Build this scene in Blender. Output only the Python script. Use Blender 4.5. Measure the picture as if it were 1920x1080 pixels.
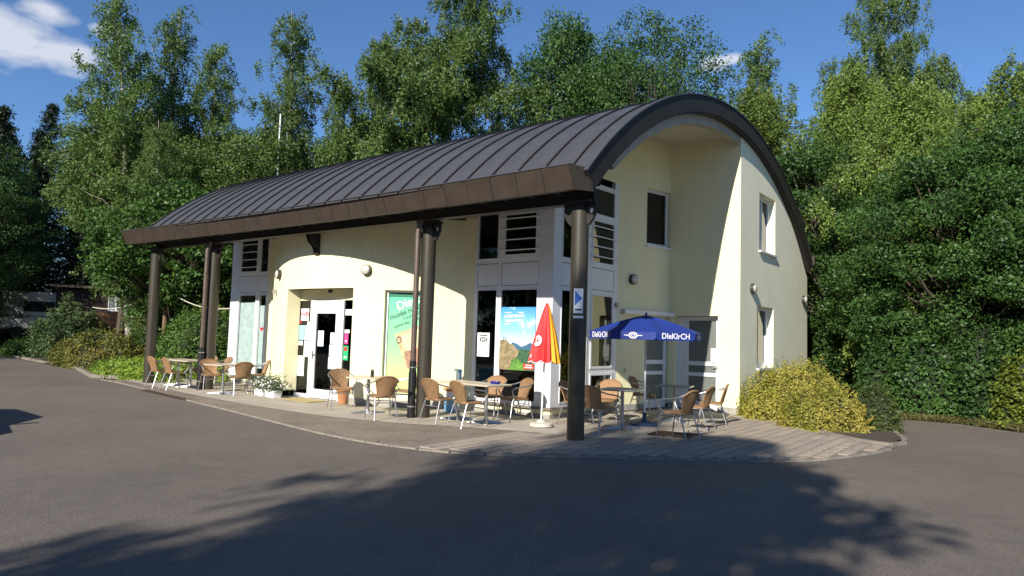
import bpy, math, random
import numpy as np
from mathutils import Vector, Matrix
R_ = math.radians
for o in list(bpy.data.objects): bpy.data.objects.remove(o, do_unlink=True)
scene = bpy.context.scene
COL = scene.collection

# ------------------------------------------------------------------ camera
cam_d = bpy.data.cameras.new("camera"); cam = bpy.data.objects.new("camera", cam_d); COL.objects.link(cam)
yaw, pitch, roll = .655, .0699, .0299
fwd = Vector((-math.sin(yaw), math.cos(yaw), 0)); rgt = Vector((math.cos(yaw), math.sin(yaw), 0)); up = Vector((0, 0, 1))
f2 = fwd*math.cos(pitch)+up*math.sin(pitch); u2 = up*math.cos(pitch)-fwd*math.sin(pitch)
r3 = rgt*math.cos(roll)+u2*math.sin(roll); u3 = u2*math.cos(roll)-rgt*math.sin(roll)
m = Matrix.Identity(4)
for i in range(3):
    m[i][0] = r3[i]; m[i][1] = u3[i]; m[i][2] = -f2[i]
m[0][3], m[1][3], m[2][3] = 6.1742, -9.8563, 1.65
cam.matrix_world = m
cam_d.sensor_width = 36; cam_d.lens = 1304.49/1920*36; cam_d.clip_end = 3000; cam_d.clip_start = .05
scene.camera = cam

# ------------------------------------------------------------------ world, sun, exposure
SUN = Vector((.17, -1, .61)).normalized()          # towards the sun
world = bpy.data.worlds.new("World"); scene.world = world; world.use_nodes = True
wn, wl = world.node_tree.nodes, world.node_tree.links
wn.clear()
sky = wn.new('ShaderNodeTexSky'); sky.sky_type = 'NISHITA'; sky.sun_disc = False
sky.sun_elevation = math.asin(SUN.z); sky.sun_rotation = math.pi-math.atan2(SUN.x, -SUN.y)
sky.altitude = 350; sky.air_density = 1.0; sky.dust_density = .0; sky.ozone_density = 8.0
bg = wn.new('ShaderNodeBackground'); bg.inputs[1].default_value = .092
wo = wn.new('ShaderNodeOutputWorld')
tc = wn.new('ShaderNodeTexCoord')
def wmath(op, a, b=None, clamp=False):
    n = wn.new('ShaderNodeMath'); n.operation = op; n.use_clamp = clamp
    for i, v in enumerate((a, b)):
        if v is None: continue
        if isinstance(v, (int, float)): n.inputs[i].default_value = v
        else: wl.new(v, n.inputs[i])
    return n.outputs[0]
# sparse fair-weather clouds: stretched noise over the sky dome, gathered in a few banks
mp = wn.new('ShaderNodeMapping'); mp.inputs['Scale'].default_value = (1, 1, 2.6); wl.new(tc.outputs['Generated'], mp.inputs[0])
nz = wn.new('ShaderNodeTexNoise'); nz.inputs['Scale'].default_value = 9; nz.inputs['Detail'].default_value = 8; nz.inputs['Roughness'].default_value = .56
wl.new(mp.outputs[0], nz.inputs['Vector'])
acc = None
for d, rad in (((-.918, .245, .314), .11), ((-.899, .300, .312), .075), ((-.893, .285, .352), .05), ((-.337, .865, .367), .036), ((-.318, .874, .370), .028), ((-.871, .338, .348), .035),
               ((-.96, .1, .30), .13), ((.7, .5, .4), .12), ((.2, -.8, .5), .12), ((-.5, -.7, .45), .12)):
    v = wn.new('ShaderNodeVectorMath'); v.operation = 'SUBTRACT'; wl.new(tc.outputs['Generated'], v.inputs[0]); v.inputs[1].default_value = d
    s = wn.new('ShaderNodeVectorMath'); s.operation = 'MULTIPLY'; wl.new(v.outputs[0], s.inputs[0]); s.inputs[1].default_value = (1, 1, 2.3)
    l = wn.new('ShaderNodeVectorMath'); l.operation = 'LENGTH'; wl.new(s.outputs[0], l.inputs[0])
    q = wmath('DIVIDE', l.outputs['Value'], rad)
    q = wmath('SUBTRACT', 1.0, q, True)
    acc = q if acc is None else wmath('MAXIMUM', acc, q)
k = wmath('MULTIPLY', wmath('SUBTRACT', nz.outputs[0], .5), 2.2)
k = wmath('ADD', wmath('MULTIPLY', acc, 1.3), k)
k = wmath('MULTIPLY', wmath('SUBTRACT', k, .40), wmath('MULTIPLY', wmath('GREATER_THAN', acc, .001), 1.9), True)
k = wmath('MULTIPLY', k, .72)
mx = wn.new('ShaderNodeMixRGB'); wl.new(k, mx.inputs[0]); wl.new(sky.outputs[0], mx.inputs[1]); mx.inputs[2].default_value = (6.2, 6.3, 6.6, 1)
wl.new(mx.outputs[0], bg.inputs[0]); wl.new(bg.outputs[0], wo.inputs[0])
sd = bpy.data.lights.new("sun", 'SUN'); sd.energy = 5.0; sd.angle = R_(.5); sd.color = (1, .94, .84)
so = bpy.data.objects.new("sun", sd); COL.objects.link(so); so.location = (20, -60, 60)
so.rotation_euler = SUN.to_track_quat('Z', 'Y').to_euler()
scene.view_settings.view_transform = 'Standard'; scene.view_settings.look = 'None'
scene.view_settings.exposure = .62; scene.view_settings.gamma = 1
scene.cycles.max_bounces = 6; scene.cycles.diffuse_bounces = 3; scene.cycles.glossy_bounces = 3; scene.cycles.transparent_max_bounces = 8
scene.cycles.use_denoising = True

# ------------------------------------------------------------------ materials
MATS = {}
def mat(name, col, rough=.6, metal=0., var=0., vscale=6., col2=None, bump=0., bscale=60., spec=.5, vdetail=5):
    if name in MATS: return MATS[name]
    M = bpy.data.materials.new(name); M.use_nodes = True; N, L = M.node_tree.nodes, M.node_tree.links
    P = N['Principled BSDF']; P.inputs['Base Color'].default_value = (*col, 1); P.inputs['Roughness'].default_value = rough
    P.inputs['Metallic'].default_value = metal; P.inputs['Specular IOR Level'].default_value = spec
    t = N.new('ShaderNodeTexCoord')
    if var > 0 or col2:
        n = N.new('ShaderNodeTexNoise'); n.inputs['Scale'].default_value = vscale; n.inputs['Detail'].default_value = vdetail; n.inputs['Roughness'].default_value = .62
        L.new(t.outputs['Object'], n.inputs['Vector'])
        r = N.new('ShaderNodeValToRGB'); c2 = col2 or tuple(c*(1-var) for c in col); c1 = col if col2 else tuple(min(1, c*(1+var*.6)) for c in col)
        r.color_ramp.elements[0].position = .32; r.color_ramp.elements[1].position = .68
        r.color_ramp.elements[0].color = (*c2, 1); r.color_ramp.elements[1].color = (*c1, 1)
        L.new(n.outputs[0], r.inputs[0]); L.new(r.outputs[0], P.inputs['Base Color'])
    if bump > 0:
        n = N.new('ShaderNodeTexNoise'); n.inputs['Scale'].default_value = bscale; n.inputs['Detail'].default_value = 4
        L.new(t.outputs['Object'], n.inputs['Vector'])
        b = N.new('ShaderNodeBump'); b.inputs['Strength'].default_value = bump; b.inputs['Distance'].default_value = .01
        L.new(n.outputs[0], b.inputs['Height']); L.new(b.outputs[0], P.inputs['Normal'])
    MATS[name] = M; return M
def nodes_of(M): return M.node_tree.nodes, M.node_tree.links
def leafmat(name, c1, c2, c3=None, trans=.3):
    """leaf colours differ from leaf to leaf and from branch to branch"""
    M = bpy.data.materials.new(name); M.use_nodes = True; N, L = nodes_of(M); N.clear()
    out = N.new('ShaderNodeOutputMaterial'); g = N.new('ShaderNodeNewGeometry'); t = N.new('ShaderNodeTexCoord')
    oi = N.new('ShaderNodeObjectInfo')
    n = N.new('ShaderNodeTexNoise'); n.inputs['Scale'].default_value = .9; n.inputs['Detail'].default_value = 3
    L.new(t.outputs['Object'], n.inputs['Vector'])
    a = N.new('ShaderNodeMath'); a.operation = 'MULTIPLY_ADD'; L.new(g.outputs['Random Per Island'], a.inputs[0]); a.inputs[1].default_value = .34; L.new(n.outputs[0], a.inputs[2])
    b = N.new('ShaderNodeMath'); b.operation = 'SUBTRACT'; L.new(a.outputs[0], b.inputs[0]); b.inputs[1].default_value = .17
    r = N.new('ShaderNodeValToRGB'); r.color_ramp.elements[0].position = .15; r.color_ramp.elements[1].position = .85
    r.color_ramp.elements[0].color = (*c1, 1); r.color_ramp.elements[1].color = (*c2, 1)
    if c3:
        e = r.color_ramp.elements.new(.97); e.color = (*c3, 1)
    L.new(b.outputs[0], r.inputs[0])
    h = N.new('ShaderNodeHueSaturation'); L.new(r.outputs[0], h.inputs['Color'])
    v = N.new('ShaderNodeMath'); v.operation = 'MULTIPLY_ADD'; L.new(oi.outputs['Random'], v.inputs[0]); v.inputs[1].default_value = .35; v.inputs[2].default_value = .82
    L.new(v.outputs[0], h.inputs['Value'])
    P = N.new('ShaderNodeBsdfPrincipled'); P.inputs['Roughness'].default_value = .5; P.inputs['Specular IOR Level'].default_value = .35
    T = N.new('ShaderNodeBsdfTranslucent'); mxs = N.new('ShaderNodeMixShader'); mxs.inputs[0].default_value = trans
    L.new(h.outputs[0], P.inputs['Base Color']); L.new(h.outputs[0], T.inputs['Color'])
    L.new(P.outputs[0], mxs.inputs[1]); L.new(T.outputs[0], mxs.inputs[2]); L.new(mxs.outputs[0], out.inputs[0])
    MATS[name] = M; return M
def glassmat(name, tint=(.75, .8, .78), ior=1.75, rough=0.0):
    M = bpy.data.materials.new(name); M.use_nodes = True; N, L = nodes_of(M); N.clear()
    out = N.new('ShaderNodeOutputMaterial'); T = N.new('ShaderNodeBsdfTransparent'); T.inputs[0].default_value = (*tint, 1)
    G = N.new('ShaderNodeBsdfGlossy'); G.inputs['Roughness'].default_value = rough; G.inputs[0].default_value = (.95, .97, .97, 1)
    lw_ = N.new('ShaderNodeLayerWeight'); lw_.inputs[0].default_value = .5
    p5 = N.new('ShaderNodeMath'); p5.operation = 'POWER'; L.new(lw_.outputs['Facing'], p5.inputs[0]); p5.inputs[1].default_value = 5
    f0 = ((ior-1)/(ior+1))**2; F = N.new('ShaderNodeMath'); F.operation = 'MULTIPLY_ADD'; L.new(p5.outputs[0], F.inputs[0]); F.inputs[1].default_value = 1-f0; F.inputs[2].default_value = f0
    x = N.new('ShaderNodeMixShader'); L.new(F.outputs[0], x.inputs[0]); L.new(T.outputs[0], x.inputs[1]); L.new(G.outputs[0], x.inputs[2]); L.new(x.outputs[0], out.inputs[0])
    MATS[name] = M; return M

plaster = mat('plaster', (.82, .77, .49), .9, var=.05, vscale=1.1, bump=.5, bscale=120)
N, L = nodes_of(plaster)   # rain streaks and grime on the render
def streaks(M, amount, sc=(3, 3, .25), dark=(.55, .53, .42)):
    N, L = nodes_of(M); P = N['Principled BSDF']; src = P.inputs['Base Color'].links[0].from_socket
    t = N.new('ShaderNodeTexCoord'); mpn = N.new('ShaderNodeMapping'); mpn.inputs['Scale'].default_value = sc
    L.new(t.outputs['Object'], mpn.inputs[0]); n = N.new('ShaderNodeTexNoise'); n.inputs['Scale'].default_value = 2.0; n.inputs['Detail'].default_value = 6
    L.new(mpn.outputs[0], n.inputs['Vector']); r = N.new('ShaderNodeValToRGB'); r.color_ramp.elements[0].position = .5; r.color_ramp.elements[1].position = .8
    r.color_ramp.elements[0].color = (0, 0, 0, 1); r.color_ramp.elements[1].color = (amount,)*3+(1,)
    L.new(n.outputs[0], r.inputs[0]); x = N.new('ShaderNodeMixRGB'); L.new(r.outputs[0], x.inputs[0]); L.new(src, x.inputs[1]); x.inputs[2].default_value = (*dark, 1)
    L.new(x.outputs[0], P.inputs['Base Color'])
streaks(plaster, .2)
gable_plaster_lit = mat('gable_plaster_lit', (.90, .87, .66), .9, var=.05, vscale=1.1, bump=.5, bscale=120); streaks(gable_plaster_lit, .14)  # plaster copy made paler in place of sunlight on the gable
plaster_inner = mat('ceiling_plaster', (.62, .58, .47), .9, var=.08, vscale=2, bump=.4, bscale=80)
concrete = mat('concrete', (.42, .39, .33), .9, var=.2, vscale=4, bump=.4, bscale=90)
plinthm = mat('plinth_render', (.34, .32, .28), .9, var=.2, vscale=5, bump=.4, bscale=90)
roofm = mat('roof_zinc', (.062, .063, .072), .55, .2, var=.2, vscale=2.2)
streaks(roofm, .35, (1.2, .6, .6), (.10, .095, .095))
fasciam = mat('fascia_bronze', (.060, .045, .034), .5, .2, var=.22, vscale=3)
streaks(fasciam, .4, (2, 2, 1), (.05, .036, .028))
vergem = mat('verge_metal', (.030, .027, .023), .62, 0, var=.2, vscale=3, spec=.25)
seamm = mat('seam_shadow_line', (.02, .018, .017), .6)
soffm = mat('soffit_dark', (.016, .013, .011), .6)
colm = mat('column_paint', (.046, .039, .026), .45, .1, var=.18, vscale=2.5)
streaks(colm, .5, (3, 3, .5), (.038, .032, .024))
pipem = mat('downpipe_brown', (.13, .095, .078), .45, .3, var=.2, vscale=4)
castm = mat('cast_pipe_black', (.02, .019, .02), .4, .3)
clampm = mat('clamp_steel', (.5, .48, .45), .35, .8)
white = mat('white_frame', (.74, .75, .77), .35, var=.05, vscale=3)
whitem = mat('white_plastic', (.8, .8, .8), .4)
blackm = mat('black_plastic', (.015, .015, .016), .45)
lensm = mat('lamp_lens', (.5, .48, .44), .3, bump=.5, bscale=70)
lampm = mat('lamp_body', (.045, .04, .035), .45)
glass = glassmat('glass_clear', (.93, .95, .94), 1.5)
glassd = glassmat('glass_tinted', (.34, .36, .345), 1.7)
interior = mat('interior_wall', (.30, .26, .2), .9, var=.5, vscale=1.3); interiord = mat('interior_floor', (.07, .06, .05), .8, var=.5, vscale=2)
ribbed = mat('frosted_glass', (.16, .175, .16), .25, var=.45, vscale=70, bump=.8, bscale=90)
alu = mat('aluminium_tube', (.40, .40, .405), .42, .9)
wick = mat('wicker', (.45, .24, .09), .6, var=.3, vscale=30)
def weave(M, s):
    N, L = nodes_of(M); P = N['Principled BSDF']; t = N.new('ShaderNodeTexCoord')
    b0 = None
    for rot in (0, 1):
        w = N.new('ShaderNodeTexWave'); w.inputs['Scale'].default_value = s; w.bands_direction = 'X' if rot == 0 else 'Z'; w.inputs['Distortion'].default_value = .6
        L.new(t.outputs['Object'], w.inputs['Vector'])
        if b0 is None: b0 = w
        else:
            x = N.new('ShaderNodeMath'); x.operation = 'MULTIPLY'; L.new(b0.outputs['Fac'], x.inputs[0]); L.new(w.outputs['Fac'], x.inputs[1])
    src = P.inputs['Base Color'].links[0].from_socket
    mm = N.new('ShaderNodeMixRGB'); mm.blend_type = 'MULTIPLY'; mm.inputs[0].default_value = .55
    L.new(src, mm.inputs[1]); L.new(b0.outputs['Fac'], mm.inputs[2]); L.new(mm.outputs[0], P.inputs['Base Color'])
    b = N.new('ShaderNodeBump'); b.inputs['Strength'].default_value = .7; b.inputs['Distance'].default_value = .006; L.new(x.outputs[0], b.inputs['Height']); L.new(b.outputs[0], P.inputs['Normal'])
weave(wick, 26)
N, L = nodes_of(wick); P = N['Principled BSDF']; src = P.inputs['Base Color'].links[0].from_socket
oi = N.new('ShaderNodeObjectInfo'); hs = N.new('ShaderNodeHueSaturation'); mr = N.new('ShaderNodeMapRange'); L.new(oi.outputs['Random'], mr.inputs[0]); mr.inputs[3].default_value = .72; mr.inputs[4].default_value = 1.12
L.new(mr.outputs[0], hs.inputs['Value']); hs.inputs['Saturation'].default_value = .92; L.new(src, hs.inputs['Color']); L.new(hs.outputs[0], P.inputs['Base Color'])
ttop = mat('table_top_beige', (.5, .43, .32), .4, var=.12, vscale=8)
ttops = mat('table_top_steel', (.42, .42, .4), .3, .6, var=.1, vscale=8)
terra = mat('terracotta', (.42, .19, .085), .8, var=.15, vscale=8)
bark = mat('bark_brown', (.085, .065, .048), .9, var=.4, vscale=8, bump=.8, bscale=20)
birchb = mat('birch_bark', (.5, .45, .38), .8, col2=(.10, .085, .07), vscale=5)
earth = mat('bed_soil', (.06, .045, .032), .95, var=.35, vscale=9, bump=.9, bscale=30)
grassg = mat('grass_ground', (.10, .10, .045), .95, col2=(.05, .065, .025), vscale=2.5, bump=.7, bscale=30)
kerbm = mat('kerb_concrete', (.2, .175, .145), .9, var=.25, vscale=7, bump=.5, bscale=60)

# asphalt: dark binder, pale aggregate specks, worn patches
asph = bpy.data.materials.new('asphalt'); asph.use_nodes = True; N, L = nodes_of(asph); P = N['Principled BSDF']; P.inputs['Roughness'].default_value = .85
t = N.new('ShaderNodeTexCoord')
def noise(N, L, sc, det=4, rough=.6):
    n = N.new('ShaderNodeTexNoise'); n.inputs['Scale'].default_value = sc; n.inputs['Detail'].default_value = det; n.inputs['Roughness'].default_value = rough
    L.new(t.outputs['Object'], n.inputs['Vector']); return n
def ramp(N, L, src, p0, c0, p1, c1):
    r = N.new('ShaderNodeValToRGB'); r.color_ramp.elements[0].position = p0; r.color_ramp.elements[1].position = p1
    r.color_ramp.elements[0].color = (*c0, 1); r.color_ramp.elements[1].color = (*c1, 1); L.new(src, r.inputs[0]); return r
def mixc(N, L, f, a, b, mode='MIX'):
    x = N.new('ShaderNodeMixRGB'); x.blend_type = mode
    for i, v in enumerate((f, a, b)):
        if isinstance(v, (int, float)): x.inputs[i].default_value = v
        elif isinstance(v, tuple): x.inputs[i].default_value = (*v, 1)
        else: L.new(v, x.inputs[i])
    return x.outputs[0]
big = ramp(N, L, noise(N, L, .35, 6).outputs[0], .35, (.108, .090, .074), .66, (.142, .118, .096))
fine = ramp(N, L, noise(N, L, 42, 4, .8).outputs[0], .3, (.45,)*3, .7, (1.55,)*3)
c = mixc(N, L, 1.0, big.outputs[0], fine.outputs[0], 'MULTIPLY')
vo = N.new('ShaderNodeTexVoronoi'); vo.inputs['Scale'].default_value = 26; L.new(t.outputs['Object'], vo.inputs['Vector'])
sp = ramp(N, L, vo.outputs['Distance'], .07, (.75,)*3, .13, (0,)*3)
vc = N.new('ShaderNodeSeparateColor'); L.new(vo.outputs['Color'], vc.inputs[0])
gt = N.new('ShaderNodeMath'); gt.operation = 'GREATER_THAN'; L.new(vc.outputs[0], gt.inputs[0]); gt.inputs[1].default_value = .9
mu = N.new('ShaderNodeMath'); mu.operation = 'MULTIPLY'; L.new(gt.outputs[0], mu.inputs[0]); L.new(sp.outputs[0], mu.inputs[1])
c = mixc(N, L, mu.outputs[0], c, (.4, .37, .33))
stain = ramp(N, L, noise(N, L, .9, 7, .7).outputs[0], .66, (0,)*3, .8, (.35,)*3)
c = mixc(N, L, stain.outputs[0], c, (.06, .052, .046))
med = ramp(N, L, noise(N, L, 4.5, 6, .7).outputs[0], .3, (.86,)*3, .7, (1.12,)*3); c = mixc(N, L, 1.0, c, med.outputs[0], 'MULTIPLY')
L.new(c, P.inputs['Base Color'])
b = N.new('ShaderNodeBump'); b.inputs['Strength'].default_value = .55; b.inputs['Distance'].default_value = .008; L.new(noise(N, L, 70, 3).outputs[0], b.inputs['Height']); L.new(b.outputs[0], P.inputs['Normal'])
# small reddish setts of the outer strip
sett = bpy.data.materials.new('setts'); sett.use_nodes = True; N, L = nodes_of(sett); P = N['Principled BSDF']; P.inputs['Roughness'].default_value = .9
t = N.new('ShaderNodeTexCoord'); br = N.new('ShaderNodeTexBrick'); br.inputs['Scale'].default_value = 5.0; br.inputs['Mortar Size'].default_value = .012
br.inputs['Color1'].default_value = (.235, .185, .14, 1); br.inputs['Color2'].default_value = (.19, .15, .115, 1); br.inputs['Mortar'].default_value = (.12, .1, .08, 1)
L.new(t.outputs['Object'], br.inputs['Vector'])
c = mixc(N, L, 1.0, br.outputs[0], ramp(N, L, noise(N, L, 1.1, 6).outputs[0], .3, (.75,)*3, .7, (1.25,)*3).outputs[0], 'MULTIPLY')
c = mixc(N, L, 1.0, c, ramp(N, L, noise(N, L, 60, 3).outputs[0], .3, (.7,)*3, .7, (1.25,)*3).outputs[0], 'MULTIPLY')
L.new(c, P.inputs['Base Color'])
b = N.new('ShaderNodeBump'); b.inputs['Strength'].default_value = .5; b.inputs['Distance'].default_value = .008; L.new(br.outputs['Fac'], b.inputs['Height']); b.invert = True; L.new(b.outputs[0], P.inputs['Normal'])
slabm = mat('concrete_slab', (.37, .325, .26), .9, var=.16, vscale=1.6, bump=.5, bscale=70)
paverm = [mat('paver_%s' % n, c, .9, var=.2, vscale=9, bump=.5, bscale=60) for n, c in (('warm', (.31, .255, .20)), ('grey', (.285, .24, .195)), ('pale', (.335, .28, .22)))]
jointm = mat('joint_sand', (.17, .14, .11), .95, var=.3, vscale=20)

# ------------------------------------------------------------------ mesh helpers
class MB:
    def __init__(s): s.v = []; s.f = []; s.mi = []
    def add(s, vs, fs, mi=0):
        b = len(s.v); s.v += [tuple(v) for v in vs]
        for f in fs: s.f.append(tuple(i+b for i in f)); s.mi.append(mi)
        return s
    def quad(s, a, b, c, d, mi=0): return s.add([a, b, c, d], [(0, 1, 2, 3)], mi)
    def poly(s, pts, mi=0): return s.add(pts, [tuple(range(len(pts)))], mi)
    def box(s, c, d, rz=0, mi=0):
        x, y, z = d[0]/2, d[1]/2, d[2]/2; cs, sn = math.cos(rz), math.sin(rz)
        vs = [(c[0]+a*x*cs-b*y*sn, c[1]+a*x*sn+b*y*cs, c[2]+e*z) for e in (-1, 1) for b in (-1, 1) for a in (-1, 1)]
        return s.add(vs, [(0, 2, 3, 1), (4, 5, 7, 6), (0, 1, 5, 4), (2, 6, 7, 3), (0, 4, 6, 2), (1, 3, 7, 5)], mi)
    def hexa(s, p, mi=0):   # 8 corners: 4 bottom loop, 4 top loop
        return s.add(p, [(3, 2, 1, 0), (4, 5, 6, 7), (0, 1, 5, 4), (1, 2, 6, 5), (2, 3, 7, 6), (3, 0, 4, 7)], mi)
    def tube(s, path, r, n=8, caps=True, mi=0):
        path = [Vector(p) for p in path]; rr = r if isinstance(r, (list, tuple)) else [r]*len(path)
        vs, fs = [], []; prev = None
        for i, p in enumerate(path):
            d = (path[min(i+1, len(path)-1)]-path[max(i-1, 0)]).normalized()
            if prev is None:
                a = Vector((0, 0, 1)) if abs(d.z) < .9 else Vector((1, 0, 0)); u = d.cross(a).normalized()
            else: u = (prev-d*prev.dot(d)).normalized()
            prev = u; w = d.cross(u)
            for k in range(n):
                an = 2*math.pi*k/n; vs.append(p+(u*math.cos(an)+w*math.sin(an))*rr[i])
        for i in range(len(path)-1):
            for k in range(n): fs.append((i*n+k, i*n+(k+1) % n, (i+1)*n+(k+1) % n, (i+1)*n+k))
        if caps: fs.append(tuple(range(n-1, -1, -1))); fs.append(tuple((len(path)-1)*n+k for k in range(n)))
        return s.add(vs, fs, mi)
    def lathe(s, prof, c=(0, 0, 0), n=20, mi=0):
        vs = [(c[0]+r*math.cos(2*math.pi*k/n), c[1]+r*math.sin(2*math.pi*k/n), c[2]+z) for r, z in prof for k in range(n)]
        fs = [(i*n+k, i*n+(k+1) % n, (i+1)*n+(k+1) % n, (i+1)*n+k) for i in range(len(prof)-1) for k in range(n)]
        fs.append(tuple(range(n-1, -1, -1))); fs.append(tuple((len(prof)-1)*n+k for k in range(n)))
        return s.add(vs, fs, mi)
    def prism(s, poly, z0, z1, mi=0):
        n = len(poly); vs = [(*p, z0) for p in poly]+[(*p, z1) for p in poly]
        fs = [tuple(range(n-1, -1, -1)), tuple(range(n, 2*n))]+[(i, (i+1) % n, n+(i+1) % n, n+i) for i in range(n)]
        return s.add(vs, fs, mi)
    def extr(s, pts3, vec, mi=0):   # extrude a planar 3d polygon along vec
        n = len(pts3); v = Vector(vec); vs = [Vector(p) for p in pts3]+[Vector(p)+v for p in pts3]
        fs = [tuple(range(n-1, -1, -1)), tuple(range(n, 2*n))]+[(i, (i+1) % n, n+(i+1) % n, n+i) for i in range(n)]
        return s.add(vs, fs, mi)
    def build(s, name, mats, parent=None, smooth=False, bevel=0):
        me = bpy.data.meshes.new(name); me.from_pydata(s.v, [], s.f)
        if not isinstance(mats, (list, tuple)): mats = [mats]
        for mm in mats: me.materials.append(mm)
        me.polygons.foreach_set('material_index', s.mi)
        if smooth: me.polygons.foreach_set('use_smooth', [True]*len(s.f)); me.set_sharp_from_angle(angle=R_(40))
        me.update()
        o = bpy.data.objects.new(name, me); COL.objects.link(o); o.parent = parent
        if bevel:
            bm = o.modifiers.new('bevel', 'BEVEL'); bm.width = bevel; bm.segments = 2; bm.limit_method = 'ANGLE'
        return o
def tag(o, label=None, cat=None, group=None, kind=None):
    if label: o['label'] = label
    if cat: o['category'] = cat
    if group: o['group'] = group
    if kind: o['kind'] = kind
    return o
def empty(name, loc=(0, 0, 0), rz=0, label=None, cat=None, group=None):
    o = bpy.data.objects.new(name, None); COL.objects.link(o); o.location = loc; o.rotation_euler.z = rz; o.empty_display_size = .2
    return tag(o, label, cat, group)
def copy_tree(o, parent=None):
    c = o.copy(); COL.objects.link(c); c.parent = parent
    for ch in list(o.children): copy_tree(ch, c)
    return c
class Fr:
    """vertical plane: origin on plan, u along it, d outwards"""
    def __init__(s, p0, p1, out=None):
        s.o = Vector((p0[0], p0[1])); d = Vector((p1[0]-p0[0], p1[1]-p0[1])); s.len = d.length; s.u = d/s.len
        n = Vector((s.u.y, -s.u.x)); s.n = n if out is None or n.dot(Vector(out)) > 0 else -n
    def P(s, u, z, d=0): q = s.o+s.u*u+s.n*d; return (q.x, q.y, z)
    def box(s, mb, u0, u1, z0, z1, d0, d1, mi=0):
        return mb.hexa([s.P(u0, z0, d0), s.P(u1, z0, d0), s.P(u1, z0, d1), s.P(u0, z0, d1), s.P(u0, z1, d0), s.P(u1, z1, d0), s.P(u1, z1, d1), s.P(u0, z1, d1)], mi)
    def ang(s): return math.atan2(s.u.y, s.u.x)
def wall(mb, S, Z, holes, fmap, depth, ztop=None, reveal=True):
    """grid wall with openings and reveals; fmap(s,z,d) -> point, d goes inwards"""
    def hole(i, j):
        sm, zm = (S[i]+S[i+1])/2, (Z[j]+Z[j+1])/2
        return any(a < sm < b and c < zm < e for a, b, c, e in holes)
    cl = (lambda s_, z_: min(z_, ztop(s_))) if ztop else (lambda s_, z_: z_)
    for i in range(len(S)-1):
        for j in range(len(Z)-1):
            if ztop and Z[j] >= min(ztop(S[i]), ztop(S[i+1])) and Z[j] >= max(ztop(S[i]), ztop(S[i+1])): continue
            if hole(i, j): continue
            a, b, c, d = S[i], S[i+1], Z[j], Z[j+1]
            mb.quad(fmap(a, cl(a, c), 0), fmap(b, cl(b, c), 0), fmap(b, cl(b, d), 0), fmap(a, cl(a, d), 0))
            if reveal:
                if i > 0 and hole(i-1, j): mb.quad(fmap(a, c, 0), fmap(a, d, 0), fmap(a, d, depth), fmap(a, c, depth))
                if i < len(S)-2 and hole(i+1, j): mb.quad(fmap(b, c, 0), fmap(b, c, depth), fmap(b, d, depth), fmap(b, d, 0))
                if j > 0 and hole(i, j-1): mb.quad(fmap(a, c, 0), fmap(a, c, depth), fmap(b, c, depth), fmap(b, c, 0))
                if j < len(Z)-2 and hole(i, j+1): mb.quad(fmap(a, d, 0), fmap(b, d, 0), fmap(b, d, depth), fmap(a, d, depth))
def text_mesh(body, size, mtl, name, align='CENTER', offset=0., shear=0., space=1.):
    c = bpy.data.curves.new(name, 'FONT'); c.body = body; c.size = size; c.align_x = align; c.align_y = 'CENTER'; c.offset = offset; c.shear = shear; c.space_character = space; c.resolution_u = 3
    o = bpy.data.objects.new(name, c); COL.objects.link(o)
    dg = bpy.context.evaluated_depsgraph_get(); me = bpy.data.meshes.new_from_object(o.evaluated_get(dg))
    bpy.data.objects.remove(o, do_unlink=True); bpy.data.curves.remove(c)
    me.materials.clear(); me.materials.append(mtl)
    n = bpy.data.objects.new(name, me); COL.objects.link(n); return n
def place(o, fr, u, z, d, parent=None, rot=0.):
    """put a flat xy mesh onto a vertical frame"""
    X = Vector((fr.u.x, fr.u.y, 0)); Nn = Vector((fr.n.x, fr.n.y, 0)); Y = Vector((0, 0, 1))
    mm = Matrix.Identity(4)
    X2 = X*math.cos(rot)+Y*math.sin(rot); Y2 = Y*math.cos(rot)-X*math.sin(rot)
    for i in range(3): mm[i][0] = X2[i]; mm[i][1] = Y2[i]; mm[i][2] = Nn[i]
    p = fr.P(u, z, d); mm[0][3], mm[1][3], mm[2][3] = p
    o.parent = parent; o.matrix_basis = mm      # parents used here stand at the origin
    return o

# ------------------------------------------------------------------ the ground
g = MB(); g.quad((-400, -400, -.03), (400, -400, -.03), (400, 400, -.03), (-400, 400, -.03)); tag(g.build('ground', grassg), kind='structure')
asph_poly = [(-120, -60), (60, -60), (60, 9.0), (9, 8.4), (5.8, 7.95), (4.6, 8.75), (3.2, 8.7), (3.0, 9.6), (2.2, 14), (.7, 14), (.7, 6.0), (-13.5, 1.5), (-16.3, -.55), (-22.67, .83), (-26.86, 1.18), (-33, 1.9), (-34, 4.6), (-48, 9.5), (-120, 34)]
g = MB(); g.poly([(x, y, 0) for x, y in asph_poly]); tag(g.build('asphalt_yard', asph), kind='structure')

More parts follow.
